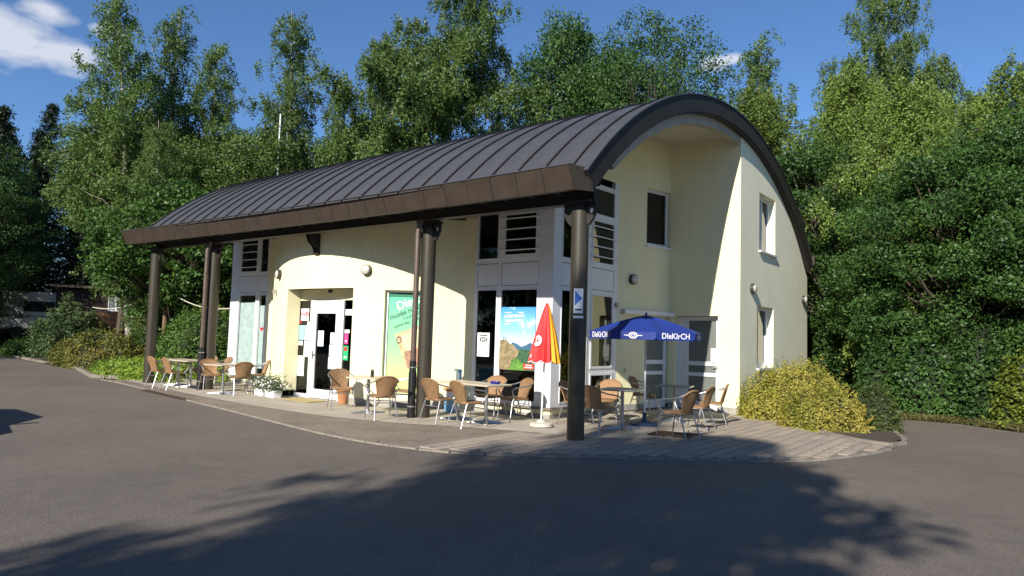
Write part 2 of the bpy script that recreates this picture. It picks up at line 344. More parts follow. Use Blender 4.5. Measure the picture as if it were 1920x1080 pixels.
EDGE = [(-16.29, -.64), (-14.01, -.88), (-9.6, -1.64), (-5.85, -2.23), (-3.5, -2.63), (-1.8, -2.74), (-.59, -2.53), (.26, -2.05), (.96, -1.49), (1.65, -.92), (2.4, -.29), (3.26, .51), (3.7, 1.36), (4.02, 2.39), (4.16, 3.3)]
def spline(pts, n=8):
    out = []
    for i in range(len(pts)-1):
        p0, p1, p2, p3 = [Vector(pts[max(0, min(len(pts)-1, i+k))]) for k in (-1, 0, 1, 2)]
        for k in range(n):
            t_ = k/n; out.append(tuple(.5*((2*p1)+(p2-p0)*t_+(2*p0-5*p1+4*p2-p3)*t_*t_+(3*p1-p0-3*p2+p3)*t_**3)))
    out.append(tuple(pts[-1])); return out
ES = spline(EDGE)
pave_back = [(3.8, 3.52), (3.0, 4.08), (1.9, 5.2), (.75, 6.45), (.4, 6.6), (-1.5, 7), (-8, 3), (-13.7, 3), (-15.4, .65)]
PAVE = ES+pave_back
g = MB(); g.poly([(x, y, .005) for x, y in PAVE]); paving = tag(g.build('paving', sett), kind='structure')
slab_line = spline([(-15.9, -.2), (-13.5, -.55), (-9.5, -1.05), (-5.7, -1.25), (-3.6, -.95), (-2.3, -.42), (-1, .05), (.45, .55), (.95, 1.5), (.9, 3.2), (.6, 5.2), (.45, 6.5)])
g = MB(); g.poly([(x, y, .011) for x, y in slab_line+[(-1.5, 7), (-8, 3), (-13.7, 3), (-15.4, .65)]]); o = g.build('concrete_apron', slabm); o.parent = paving
def inside(p, poly):
    x, y = p; c_ = False; j = len(poly)-1
    for i in range(len(poly)):
        if (poly[i][1] > y) != (poly[j][1] > y) and x < (poly[j][0]-poly[i][0])*(y-poly[i][1])/(poly[j][1]-poly[i][1]+1e-12)+poly[i][0]: c_ = not c_
        j = i
    return c_
SLAB = slab_line+[(-1.5, 7), (-8, 3), (-13.7, 3), (-15.4, .65)]
# bed of dark joint sand under the separate pavers on the right
rnd = random.Random(3)
jb = [p for p in ES if p[0] > -.9]
g = MB(); g.poly([(x, y, .0085) for x, y in jb+[(3.8, 3.52), (3.0, 4.08), (1.9, 5.2), (.75, 6.45), (.5, 6.5), (.6, 5.2), (.9, 3.2), (.95, 1.5), (.45, .55), (-.6, .2), (-1.0, -2.0)]]); o = g.build('joint_bed', jointm); o.parent = paving
pav_mesh = []
for k in range(6):
    q = MB(); l, w, h = .601-.004*(k % 2), .196-.003*(k % 3), .02
    e = .006
    q.hexa([(-w/2, -l/2, 0), (w/2, -l/2, 0), (w/2, l/2, 0), (-w/2, l/2, 0), (-w/2+e, -l/2+e, h), (w/2-e, -l/2+e, h), (w/2-e, l/2-e, h), (-w/2+e, l/2-e, h)])
    o = q.build('paver', paverm[k % 3]); pav_mesh.append(o.data); bpy.data.objects.remove(o)
shrunk = PAVE
def in_zone(x, y, hl):
    return all(inside((x+a*.095, y+b*hl), PAVE) and not inside((x+a*.095, y+b*hl), SLAB) for a in (-1, 1) for b in (-1, 1)) and x > -1.1
spots = []; row = 0; x = -1.0
while x < 4.2:
    y = -2.8+(row % 3)*.2
    while y < 6.4:
        if in_zone(x, y, .29): spots.append((x, y, 1.0))
        else:
            for off in (-.2, 0, .2):
                if in_zone(x, y+off, .095): spots.append((x, y+off, .333))
        y += .604
    x += .205; row += 1
spots.sort(key=lambda p: math.dist(p[:2], (6.17, -9.86)))
rest = MB()
for k, (x, y, l) in enumerate(spots):
    me = rnd.choice(pav_mesh)
    if k < 300:
        o = bpy.data.objects.new('paver', me); COL.objects.link(o); o.parent = paving
        o.location = (x, y, .0025+rnd.uniform(0, .003)); o.scale.y = l; o.rotation_euler = (rnd.uniform(-.004, .004), rnd.uniform(-.004, .004), rnd.uniform(-.006, .006))
    else: rest.box((x, y, .0125), (.196, .598*l, .02))
if rest.v: rest.build('paver_remainder', paverm[0], paving)['kind'] = 'stuff'
# edging stones along the curve
def stones(pts, name, w, h, length, mtl, parent, z0=0.0):
    d = [0]
    for i in range(1, len(pts)): d.append(d[-1]+math.dist(pts[i], pts[i-1]))
    def at(s_):
        for i in range(1, len(pts)):
            if d[i] >= s_:
                t_ = (s_-d[i-1])/(d[i]-d[i-1]+1e-9); return Vector(pts[i-1]).lerp(Vector(pts[i]), t_)
        return Vector(pts[-1])
    n = int(d[-1]/length)
    q = MB(); e = .008; l = length-.012
    q.hexa([(-l/2, -w/2, 0), (l/2, -w/2, 0), (l/2, w/2, 0), (-l/2, w/2, 0), (-l/2+e, -w/2+e, h), (l/2-e, -w/2+e, h), (l/2-e, w/2-e, h), (-l/2+e, w/2-e, h)])
    src = q.build(name, mtl, parent); me = src.data
    for k in range(n):
        a, b_ = at(k*length), at((k+1)*length); o = src if k == 0 else bpy.data.objects.new(name, me)
        if k: COL.objects.link(o); o.parent = parent
        o.location = (*((a+b_)/2), z0+rnd.uniform(-.003, .003)); o.rotation_euler.z = math.atan2(b_.y-a.y, b_.x-a.x)
stones(ES, 'edge_stone', .085, .022, .5, mat('edge_stone', (.22, .19, .155), .9, var=.2, vscale=8, bump=.5, bscale=60), paving)
# kerbs round the planting beds
kr = empty('kerb', (0, 0, 0)); tag(kr, kind='structure')
stones(spline([(.62, 6.3), (1.1, 5.95), (1.95, 5.2), (3.0, 4.15), (3.75, 3.55), (4.05, 3.5), (4.2, 3.75), (4.12, 4.5), (3.8, 5.6), (3.5, 6.8), (3.2, 8.3)]), 'kerb_stone', .10, .05, .5, kerbm, kr)
kl = empty('kerb', (0, 0, 0)); tag(kl, kind='structure')
stones(spline([(-13.75, 1.0), (-15.4, .59), (-17.0, -.42), (-17.6, -.4), (-22.7, .95), (-27, 1.35), (-32.5, 2.0)]), 'kerb_stone', .12, .10, .8, kerbm, kl)
g = MB(); g.poly([(x, y, .03) for x, y in [(.7, 6.35), (1.95, 5.25), (3.0, 4.2), (3.75, 3.62), (4.02, 3.58), (4.1, 4.5), (3.75, 5.6), (3.45, 6.8), (3.1, 8.6), (2.2, 12), (.56, 12)]]); tag(g.build('planting_bed', earth), kind='structure')
g = MB(); g.poly([(x, y, .03) for x, y in [(-13.8, 1.1), (-15.4, .68), (-17, -.32), (-22.7, 1.05), (-27, 1.45), (-32.5, 2.1), (-33, 12), (-13.8, 12)]]); tag(g.build('planting_bed', earth), kind='structure')
# grass bank under the caravans
g = MB()
bx = [(-25, 0.0), (-26.5, .7), (-28, .95), (-60, 1.2)]
for i in range(3):
    g.quad((bx[i][0], 3.4, bx[i][1] if i == 0 else bx[i][1]-.5), (bx[i+1][0], 3.6, bx[i+1][1]-.5), (bx[i+1][0], 40, bx[i+1][1]), (bx[i][0], 40, bx[i][1]))
    g.quad((bx[i][0], 2.6, 0), (bx[i+1][0], 2.7, 0), (bx[i+1][0], 3.6, bx[i+1][1]-.5), (bx[i][0], 3.4, bx[i][1] if i == 0 else bx[i][1]-.5))
tag(g.build('grass_bank', grassg), kind='structure')
# drain slot, inspection cover and door mat
rust = mat('rusty_steel', (.10, .06, .04), .8, .3, var=.3, vscale=14)
dr = empty('drain_channel', (-10.7, -1.5, .008), math.atan2(-.40, 3.0), 'narrow brown drain grating let into the paving edge beside the left tables', 'drain')
q = MB(); q.box((0, 0, .004), (3.0, .14, .008)); q.build('channel', mat('drain_shadow', (.03, .022, .017), .8), dr)
for k in range(40):
    q = MB(); q.box((-1.46+k*.075, 0, .012), (.035, .15, .008)); q.build('grate_bar', rust, dr)
cv = empty('inspection_cover', (.95, 1.72, .024), R_(2), 'rusty brown inspection cover in the pavers under the front right chair', 'cover')
q = MB(); q.box((0, 0, .004), (.74, .62, .008)); q.build('plate', rust, cv)
for k in range(6):
    q = MB(); q.box((0, -.25+k*.1, .010), (.66, .02, .005)); q.build('rib', rust, cv)

# ------------------------------------------------------------------ the building
BLD = empty('visitor_building', (0, 0, 0), 0, 'pale yellow visitor building with dark barrel roof, arcade columns and white window bays', 'building')
CY, CZ, RR = 5.551, -2.006, 8.92
def arc(y, dr=0.): return CZ+math.sqrt(max(.001, (RR+dr)**2-(y-CY)**2))
def arcpts(y0, y1, n, dr=0.):
    a0 = math.atan2(arc(y0, 0)-CZ, y0-CY); a1 = math.atan2(arc(y1, 0)-CZ, y1-CY)
    return [(CY+(RR+dr)*math.cos(a0+(a1-a0)*i/n), CZ+(RR+dr)*math.sin(a0+(a1-a0)*i/n)) for i in range(n+1)]
FT, FB, CW, CAF = 1.925, 6.28, .5147, 0
SX0, SX1 = -13.85, .28         # first and last seam
XV = .66                       # verge
# --- bulging front wall
BC = (-7.75, 5.40); BR = 5.02
def bulge(a, z, d): r = BR-d; return (BC[0]+r*math.sin(a), BC[1]-r*math.cos(a), z)
A0, A1 = R_(-46.5), R_(45.2)
doorA = (R_(-12.45), R_(15.5)); postA = (R_(24.7), R_(37.0))
S = sorted(set([A0+(A1-A0)*i/44 for i in range(45)]+list(doorA)+list(postA)))
Z = [0, .16, .22, 2.62, 2.66, 3.3, 5.6]
mb = MB(); wall(mb, S, [.16, .22, 2.62, 2.66, 3.3, 4.24], [(*doorA, -1, 2.66), (*postA, .22, 2.62)], bulge, .34)
mb.build('front_wall', plaster, BLD, smooth=True)
for lo, hi in ((-9, doorA[0]), (doorA[1], 9)):
    mb = MB()
    for i in range(len(S)-1):
        if not lo < (S[i]+S[i+1])/2 < hi: continue
        mb.quad(bulge(S[i], 0, -.006), bulge(S[i+1], 0, -.006), bulge(S[i+1], .165, -.006), bulge(S[i], .165, -.006))
        mb.quad(bulge(S[i], .165, -.006), bulge(S[i+1], .165, -.006), bulge(S[i+1], .165, .05), bulge(S[i], .165, .05))
    mb.build('plinth', plinthm, BLD, smooth=True)
# short flat returns between the bulge and the bays, and bay walls above the glazing
fb = Fr((-14, FT), (0, FT), (0, -1))         # u = x + 14
U = lambda x: x+14
mb = MB()
e0 = bulge(A0, 0, 0); e1 = bulge(A1, 0, 0)
for p, q_ in ((e1, (-3.93, FT)), ((-11.87, FT), e0)):
    mb.quad((p[0], p[1], 0), (q_[0], q_[1], 0), (q_[0], q_[1], 4.3), (p[0], p[1], 4.3)); mb.build('wall_return', plaster, BLD); mb = MB()
# --- window bays
def frame_parts(fr, u0, u1, z0, z1, name='window', parent=BLD, fw=.05, d0=-.05, d1=.012, pane=glass, pd=-.03, bars=0, bar_over=.05):
    q = MB()
    fr.box(q, u0, u0+fw, z0, z1, d0, d1); fr.box(q, u1-fw, u1, z0, z1, d0, d1)
    fr.box(q, u0+fw, u1-fw, z0, z0+fw, d0, d1); fr.box(q, u0+fw, u1-fw, z1-fw, z1, d0, d1)
    w = q.build(name, white, parent)
    q = MB(); fr.box(q, u0+fw-.005, u1-fw+.005, z0+fw-.005, z1-fw+.005, pd, pd+.008); q.build('pane', pane, w)
    for k in range(bars):
        zz = z0+(z1-z0)*(k+.75)/(bars+.5)
        q = MB(); q.tube([fr.P(u0-bar_over, zz, .05), fr.P(u1+bar_over, zz, .05)], .014, 6); q.build('bar', alu if False else white, w)
    return w
def bay(fr, W0, W1, N0, N1, ends, side=False, top=5.3):
    """white aluminium bay: wide light with bars over a spandrel over a tall pane, and a narrow light beside it"""
    u_lo, u_hi = ends
    q = MB()   # mullions and rails of the bay (solid parts around the lights)
    cuts = sorted([(W0, W1), (N0, N1)])
    us = [u_lo, cuts[0][0], cuts[0][1], cuts[1][0], cuts[1][1], u_hi]
    for a, b_ in ((us[0], us[1]), (us[2], us[3]), (us[4], us[5])):
        if b_-a > .005: fr.box(q, a, b_, .235, top, -.10, 0)
    for a, b_ in cuts:
        fr.box(q, a, b_, 3.24, 3.33, -.10, -.002); fr.box(q, a, b_, 2.67, 2.74, -.10, -.002); fr.box(q, a, b_, .235, .31, -.10, -.002)
        if not side: fr.box(q, a, b_, 4.36, top, -.10, -.002)
    q.build('bay_frame', white, BLD)
    for a, b_ in cuts:
        q = MB(); fr.box(q, a+.014, b_-.014, 2.754, 3.226, -.09, -.006); q.build('spandrel_panel', white, BLD)
    return us
# right front bay
bay(fb, U(-3.18), U(-2.19), U(-3.86), U(-3.27), (U(-3.93), U(-1.82)))
frame_parts(fb, U(-3.18), U(-2.19), 3.33, 4.36, bars=4, pane=glassd, fw=.085)
frame_parts(fb, U(-3.86), U(-3.27), 3.33, 4.36, pane=glassd, fw=.02)
frame_parts(fb, U(-3.18), U(-2.19), .31, 2.67, pane=glassd, fw=.02)
frame_parts(fb, U(-3.86), U(-3.27), .31, 2.67, pane=glassd, fw=.02)
# left front bay
bay(fb, U(-13.40), U(-12.46), U(-12.33), U(-11.92), (U(-13.85), U(-11.87)))
frame_parts(fb, U(-13.40), U(-12.46), 3.33, 4.36, bars=4, pane=glassd, fw=.05)
frame_parts(fb, U(-12.33), U(-11.92), 3.33, 4.36, pane=glassd, fw=.02)
frame_parts(fb, U(-13.40), U(-12.46), .31, 2.67, pane=glass, fw=.02)
frame_parts(fb, U(-12.33), U(-11.92), .31, 2.67, pane=glass, fw=.02)
# right side bay, facing the little court
fs = Fr((-1.82, 1.925), (-1.72, 4.45), (1, 0))
bay(fs, 1.42, 2.36, .30, 1.28, (.004, fs.len), side=True)
for u0_, u1_, z0_, z1_ in ((1.42, 2.36, 4.33, 4.43), (1.42, 2.36, 5.06, 5.14), (.30, 1.28, 4.45, 4.55)):
    q = MB(); fs.box(q, u0_, u1_, z0_, z1_, -.10, 0); q.build('transom', white, BLD)
frame_parts(fs, 1.42, 2.36, 3.33, 4.33, bars=4, pane=glassd, fw=.04, bar_over=.09)
frame_parts(fs, 1.42, 2.36, 4.43, 5.06, pane=glassd, fw=.03)
frame_parts(fs, .30, 1.28, 3.33, 4.45, pane=glassd, fw=.02)
frame_parts(fs, 1.42, 2.36, 1.0, 2.67, pane=glassd, fw=.05)
frame_parts(fs, 1.42, 2.36, .31, .90, pane=glassd, fw=.05)
frame_parts(fs, .30, 1.28, .31, 2.67, pane=glassd, fw=.02)
q = MB(); fs.box(q, 1.42, 2.36, .90, 1.0, -.10, 0); q.build('transom', white, BLD)
# sills and low walls under the bays
for fr, a, b_ in ((fb, U(-3.93), U(-1.82)), (fb, U(-13.85), U(-11.87)), (fs, -.0, fs.len)):
    q = MB(); fr.box(q, a, b_+(.05 if fr is fb and a > 8 else 0), .19, .232, -.2, .06); q.build('sill', kerbm, BLD)
    q = MB(); fr.box(q, a, b_, .095, .19, -.2, -.012); q.build('low_wall', plaster, BLD)
    q = MB(); fr.box(q, a, b_, 0, .095, -.2, .0); q.build('plinth', plinthm, BLD)
# --- wall A with door, wall B, wall C, back and left walls
fA = Fr((-1.72, 4.45), (-1.25, 6.35), (1, 0)); fB = Fr((-1.27, FB), (CW, FB), (0, -1)); fC = Fr((CW, FB), (CW, 12.05), (1, 0))
UB = lambda x: x+1.27
UC = lambda y: y-FB
def yat(fr, u): return fr.o.y+fr.u.y*u
def mk(fr, name, S, Z, holes, depth, mtl=plaster, top=None):
    q = MB(); wall(q, S, Z, holes, lambda s_, z_, d: fr.P(s_, z_, -d), depth, top); return q.build(name, mtl, BLD)
vt = lambda y: arc(y, -.28)
S = sorted(set([0, 1.0, 1.9, 1.0, 1.93, fA.len]+[fA.len*i/8 for i in range(9)]))
mk(fA, 'court_wall', S, [.12, 2.24, 3.98, 5.38, 6.2, 7.2], [(1.0, 1.9, 3.98, 5.38), (1.0, 1.9, -1, 2.24)], .14, top=lambda u: vt(yat(fA, u)))
dB = (UB(-1.12), UB(-.01))
S = sorted(set([0, *dB, fB.len]+[fB.len*i/6 for i in range(7)]))
mk(fB, 'court_rear_wall', S, [.12, 2.29, 4, 5.5, 7.2], [(*dB, -1, 2.29)], .26, top=lambda u: vt(FB))
S = sorted(set([0, UC(7.63), UC(8.92), UC(7.5), UC(8.8), fC.len]+[fC.len*i/24 for i in range(25)]))
mk(fC, 'gable_wall', S, [.15, 1.06, 2.6, 4.0, 5.47, 6.0, 7.2], [(UC(7.63), UC(8.92), 4.0, 5.47), (UC(7.5), UC(8.8), 1.06, 2.6)], .22, gable_plaster_lit, top=lambda u: vt(FB+u))
for fr, a, b_ in ((fB, dB[1], fB.len), (fB, 0, dB[0]), (fC, 0, fC.len), (fA, 0, 1.0)):
    q = MB(); fr.box(q, a, b_, 0, .155, -.2, .005); q.build('plinth', plinthm, BLD)
ftop = [(CW, y, vt(y)) for y in np.linspace(12.05, 12.05, 1)]
q = MB(); q.quad((CW, 12.05, 0), (SX0, 12.05, 0), (SX0, 12.05, vt(12.05)), (CW, 12.05, vt(12.05))); q.build('back_wall', plaster, BLD)
q = MB()
ys = np.linspace(FT, 12.05, 20)
for i in range(19): q.quad((SX0, ys[i], 0), (SX0, ys[i+1], 0), (SX0, ys[i+1], vt(ys[i+1])), (SX0, ys[i], vt(ys[i])))
q.build('end_wall', plaster, BLD)
# upper front wall from the bays up to the vault (behind the soffit)
q = MB(); q.quad((SX0, FT+.12, 4.3), (-1.9, FT+.12, 4.3), (-1.9, FT+.12, vt(FT+.12)), (SX0, FT+.12, vt(FT+.12)))
q.quad((-1.82, FT, 5.3), (-1.72, 4.45, 5.3), (-1.72, 4.45, vt(4.45)), (-1.82, FT, vt(FT))); q.build('upper_wall', plaster, BLD)
# interior seen dimly through the glass
q = MB(); q.quad((SX0+.02, 6, 0), (-1.9, 6, 0), (-1.9, 6, 5.6), (SX0+.02, 6, 5.6)); q.quad((-11.2, FT+.2, 0), (-11.2, 6, 0), (-11.2, 6, 3), (-11.2, FT+.2, 3)); q.quad((-4.2, FT+.3, 0), (-4.2, 6, 0), (-4.2, 6, 3), (-4.2, FT+.3, 3)); q.build('inner_wall', interior, BLD)
q = MB(); q.quad((SX0+.02, FT+.1, .02), (-1.8, FT+.1, .02), (-1.3, 6.2, .02), (SX0+.02, 6.2, .02)); q.poly([(-8.9, .9, .02), (-6.4, .9, .02), (-6.4, FT+.1, .02), (-8.9, FT+.1, .02)]); q.build('inner_floor', interiord, BLD)
q = MB(); q.box(((SX0-1.9)/2, 4.0, 2.98), (-1.95-SX0, 3.9, .16)); q.build('upper_floor_slab', interior, BLD)
# --- windows and doors of the court and gable
w = frame_parts(fA, 1.0, 1.9, 3.98, 5.38, d0=-.16, d1=-.10, fw=.07, pd=-.13, pane=glassd)
q = MB(); fA.box(q, .97, 1.94, 3.93, 3.975, -.14, .05); q.build('sill', whitem, w)
for (y0, y1, z0, z1, tilt) in ((7.63, 8.92, 4.0, 5.47, 0), (7.5, 8.8, 1.06, 2.6, 1)):
    w = frame_parts(fC, UC(y0), UC(y1), z0, z1, d0=-.24, d1=-.16, fw=.09, pd=-.21, pane=glassd)
    q = MB(); fC.box(q, UC(y0)-.03, UC(y1)+.04, z0-.05, z0-.004, -.22, .06); q.build('sill', whitem, w)
    if tilt:    # hopper sash leaning into the room
        q = MB(); a, b_ = UC(y0)+.1, UC(y1)-.1
        for (u0, u1, v0, v1) in ((a, a+.06, 0, 1.3), (b_-.06, b_, 0, 1.3), (a+.06, b_-.06, 0, .06), (a+.06, b_-.06, 1.24, 1.3)):
            f_ = lambda u_, v_, d_: fC.P(u_, z0+.1+v_*.99, -.2-d_-v_*.14)
            q.hexa([f_(u0, v0, 0), f_(u1, v0, 0), f_(u1, v0, .05), f_(u0, v0, .05), f_(u0, v1, 0), f_(u1, v1, 0), f_(u1, v1, .05), f_(u0, v1, .05)])
        q.build('sash', whitem, w)
    else:
        q = MB(); um = (UC(y0)+UC(y1))/2; fC.box(q, um-.05, um+.05, z0+.09, z1-.09, -.235, -.15); q.build('mullion', whitem, w)
    q = MB(); fC.box(q, UC(y0)+.62, UC(y1), z0, z1, -.42, -.4); q.build('curtain', mat('curtain', (.5, .45, .33), .9, var=.2, vscale=9), w)
def glazed_door(fr, u0, u1, z0, z1, d, name='door', handle=1, rails=((1.09, 1.19), (.83, .92)), label=None):
    q = MB(); fw = .10
    fr.box(q, u0, u0+fw, z0, z1, d-.06, d); fr.box(q, u1-fw, u1, z0, z1, d-.06, d)
    fr.box(q, u0+fw, u1-fw, z1-fw, z1, d-.06, d); fr.box(q, u0+fw, u1-fw, z0, z0+.2, d-.06, d)
    for a, b_ in rails: fr.box(q, u0+fw, u1-fw, a, b_, d-.06, d-.002)
    D = q.build(name, white, BLD)
    zs = [z0+.2]+[v for r in sorted(rails) for v in r]+[z1-fw]
    for k in range(0, len(zs), 2):
        q = MB(); fr.box(q, u0+fw-.004, u1-fw+.004, zs[k]-.003, zs[k+1]+.003, d-.036, d-.028); q.build('pane', ribbed, D)
    q = MB(); uh = u1-.05 if handle > 0 else u0+.05
    q.tube([fr.P(uh, 1.06, d), fr.P(uh, 1.06, d+.05), fr.P(uh-.12*handle, 1.06, d+.05)], .011, 8); fr.box(q, uh-.02, uh+.02, .96, 1.12, d, d+.008); q.build('handle', alu, D)
    if label: D['label'] = label
    return D
glazed_door(fA, 1.02, 1.88, .03, 2.23, -.07, handle=-1)
glazed_door(fB, UB(-.92), UB(-.02), .03, 2.28, -.18)
q = MB(); fB.box(q, UB(-1.12), UB(-.92), .03, 2.28, -.24, -.2); q.build('side_panel', white, BLD)
q = MB(); fA.box(q, .12, 1.94, 2.27, 2.36, .0, .14); q.build('roller_blind_box', white, BLD)
q = MB(); fA.box(q, .12, .2, 2.27, 2.36, .0, .145); q.build('blind_box_cap', whitem, BLD)
q = MB(); fA.box(q, .6, 1.94, 3.7, 5.6, -.75, -.7); q.build('dark_backing', interiord, BLD)  # dark panel behind the glass in place of the unlit room
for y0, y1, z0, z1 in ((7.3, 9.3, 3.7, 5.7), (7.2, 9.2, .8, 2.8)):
    q = MB(); fC.box(q, UC(y0), UC(y1), z0, z1, -1.05, -1.0); q.build('dark_backing', interiord, BLD)  # dark panels stand for the unlit rooms of the gable
# --- main entrance in the recess
fD = Fr((-8.83, .82), (-6.42, .82), (0, -1)); UD = lambda x: x+8.83
q = MB()
for a, b_ in ((-8.83, -8.80), (-8.31, -8.19), (-7.16, -7.04), (-6.45, -6.42)): fD.box(q, UD(a), UD(b_), 0, 2.40, -.07, 0)
fD.box(q, UD(-8.19), UD(-7.16), 2.22, 2.40, -.07, -.002)
for a, b_ in ((-8.80, -8.31), (-7.04, -6.45)):
    fD.box(q, UD(a), UD(b_), 0, .10, -.07, -.003)
q.build('entrance_frame', whitem, BLD)
q = MB(); fD.box(q, 0, fD.len, 2.40, 2.70, -.07, -.02); q.build('recess_lintel', plaster, BLD)
for a, b_ in ((-8.80, -8.31), (-7.04, -6.45)):
    q = MB(); fD.box(q, UD(a), UD(b_), .10, 2.40, -.04, -.03); q.build('sidelight_pane', glassd, BLD)
q = MB(); fw = .13; a, b_ = UD(-8.18), UD(-7.17)
fD.box(q, a, a+fw, .03, 2.21, -.05, .015); fD.box(q, b_-fw, b_, .03, 2.21, -.05, .015); fD.box(q, a+fw, b_-fw, 2.21-fw, 2.21, -.05, .015); fD.box(q, a+fw, b_-fw, .03, .24, -.05, .015)
DM = q.build('entrance_door', whitem, BLD)
q = MB(); fD.box(q, a+fw, b_-fw, .24, 2.21-fw, -.024, -.014); q.build('pane', glassd, DM)
q = MB(); q.tube([fD.P(a+.06, 1.08, .015), fD.P(a+.06, 1.08, .07), fD.P(a+.2, 1.08, .07)], .012, 8); fD.box(q, a+.035, a+.085, .96, 1.16, .015, .022); q.build('handle', alu, DM)
q = MB(); q.quad((-8.83, .5, 2.66), (-6.42, .56, 2.66), (-6.42, .82, 2.66), (-8.83, .82, 2.66)); q.build('recess_ceiling', plaster, BLD)
q = MB(); q.poly([(-8.83, .40, .014), (-6.42, .46, .014), (-6.42, .84, .014), (-8.83, .84, .014)]); q.build('threshold', slabm, BLD)
# --- poster window in the bulge
pa, pb = bulge(postA[0], 0, .12), bulge(postA[1], 0, .12)
fP = Fr(pa, pb, (0, -1))
wP = frame_parts(fP, 0, fP.len, .22, 2.62, d0=-.06, d1=.03, fw=.05, pd=-.02, pane=glass)
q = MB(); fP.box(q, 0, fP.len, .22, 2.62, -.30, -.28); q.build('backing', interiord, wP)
greym = mat('grey_reveal', (.33, .30, .25), .8)
# --- columns, downpipes, beam, soffit, brackets
COLS = [(.1, -.15), (-3.66, .16), (-11.62, .10), (-14.45, -.13)]
def ring(x, y, z, r, h): q = MB(); q.lathe([(r, 0), (r, h)], (x, y, z), 16); return q
for i, (x, y) in enumerate(COLS):
    q = MB(); q.lathe([(.143, 0), (.143, 3.75)], (x, y, 0), 28); c_ = q.build('column', colm, BLD, smooth=True)
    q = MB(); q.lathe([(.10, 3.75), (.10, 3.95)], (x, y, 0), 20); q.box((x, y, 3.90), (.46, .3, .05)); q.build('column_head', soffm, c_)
    for sx in (-1, 1):      # forked steel arms with a round hole
        q = MB(); n = 18
        prof = [(.10, 3.45), (.16, 3.50), (.25, 3.60), (.30, 3.72), (.30, 3.91), (.10, 3.91)]
        outer = [Vector(p) for p in prof]; hc = Vector((.215, 3.75)); hr = .052
        ring_o = []
        for k in range(n):
            an = 2*math.pi*k/n; d = Vector((math.cos(an), math.sin(an)))
            best = 9
            for e in range(len(outer)):
                a, b_ = outer[e], outer[(e+1) % len(outer)]; ed = b_-a; den = d.x*ed.y-d.y*ed.x
                if abs(den) < 1e-9: continue
                tt = ((a.x-hc.x)*ed.y-(a.y-hc.y)*ed.x)/den; ss = ((a.x-hc.x)*d.y-(a.y-hc.y)*d.x)/den
                if tt > 0 and -1e-6 <= ss <= 1+1e-6: best = min(best, tt)
            ring_o.append((hc+d*best, hc+d*hr))
        for k in range(n):
            (o1, i1), (o2, i2) = ring_o[k], ring_o[(k+1) % n]
            for yy in (-.03, .03): q.quad(*[(x+sx*p.x, y+yy, p.y) for p in (o1, o2, i2, i1)])
            q.quad((x+sx*o1.x, y-.03, o1.y), (x+sx*o2.x, y-.03, o2.y), (x+sx*o2.x, y+.03, o2.y), (x+sx*o1.x, y+.03, o1.y))
            q.quad((x+sx*i1.x, y-.03, i1.y), (x+sx*i2.x, y-.03, i2.y), (x+sx*i2.x, y+.03, i2.y), (x+sx*i1.x, y+.03, i1.y))
        q.build('bracket_arm', soffm, c_)
for (x, y) in ((-3.74, -.08), (-11.60, -.14)):
    q = MB(); q.tube([(x+.05, y+.05, 3.95), (x, y, 3.7), (x, y, 1.0)], .055, 14); dp = q.build('downpipe', pipem, BLD, smooth=True)
    q = MB(); q.lathe([(.078, 0), (.078, .86), (.066, .95), (.066, 1.12)], (x, y, 0), 16); q.build('standpipe', castm, dp, smooth=True)
    for zz in (.22, .98, 1.28, 3.1):
        q = MB(); q.lathe([(.062 if zz > 1.1 else .083, 0), (.062 if zz > 1.1 else .083, .022)], (x, y, zz), 16); q.build('pipe_clamp', clampm if zz < 1.1 else pipem, dp)
q = MB(); q.box((-7.2, .02, 4.03), (15.0, .16, .22)); q.build('edge_beam', soffm, BLD)
q = MB(); q.box((-7.2, .02, 3.918), (15.0, .20, .012)); q.build('beam_flange', mat('flange', (.05, .042, .035), .5, .2), BLD)
def bow(x): return .12*(1-((x+7.45)/7.75)**2)
nfp = 28; fstep = (SX1+15.25)/nfp
q = MB()   # soffit boards with thin joints, from the fascia back to the wall
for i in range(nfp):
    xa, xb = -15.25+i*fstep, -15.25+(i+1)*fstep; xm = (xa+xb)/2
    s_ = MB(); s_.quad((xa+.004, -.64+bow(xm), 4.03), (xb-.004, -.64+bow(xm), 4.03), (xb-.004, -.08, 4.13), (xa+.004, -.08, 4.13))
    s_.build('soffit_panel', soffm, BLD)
    q.box((xa, -.34+bow(xm)/2, 4.07), (.02, .55, .03))
q.build('soffit_ribs', mat('soffit_rib', (.07, .06, .05), .5), BLD)['kind'] = 'stuff'
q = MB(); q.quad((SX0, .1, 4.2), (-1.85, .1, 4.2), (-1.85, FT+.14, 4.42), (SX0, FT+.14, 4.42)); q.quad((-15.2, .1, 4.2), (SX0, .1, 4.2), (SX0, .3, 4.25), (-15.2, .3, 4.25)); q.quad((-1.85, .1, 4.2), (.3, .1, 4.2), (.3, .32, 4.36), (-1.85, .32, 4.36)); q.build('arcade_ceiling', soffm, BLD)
# corbel on the front wall over the door
q = MB(); x = -7.55
for dx in (-.07, .05):
    q.extr([(x+dx, .05, 3.95), (x+dx, .42, 3.95), (x+dx, .42, 3.46), (x+dx, .33, 3.46), (x+dx, .27, 3.62), (x+dx, .12, 3.76)], (.02, 0, 0))
q.box((x, .37, 3.50), (.16, .12, .06)); q.build('corbel_bracket', soffm, BLD)
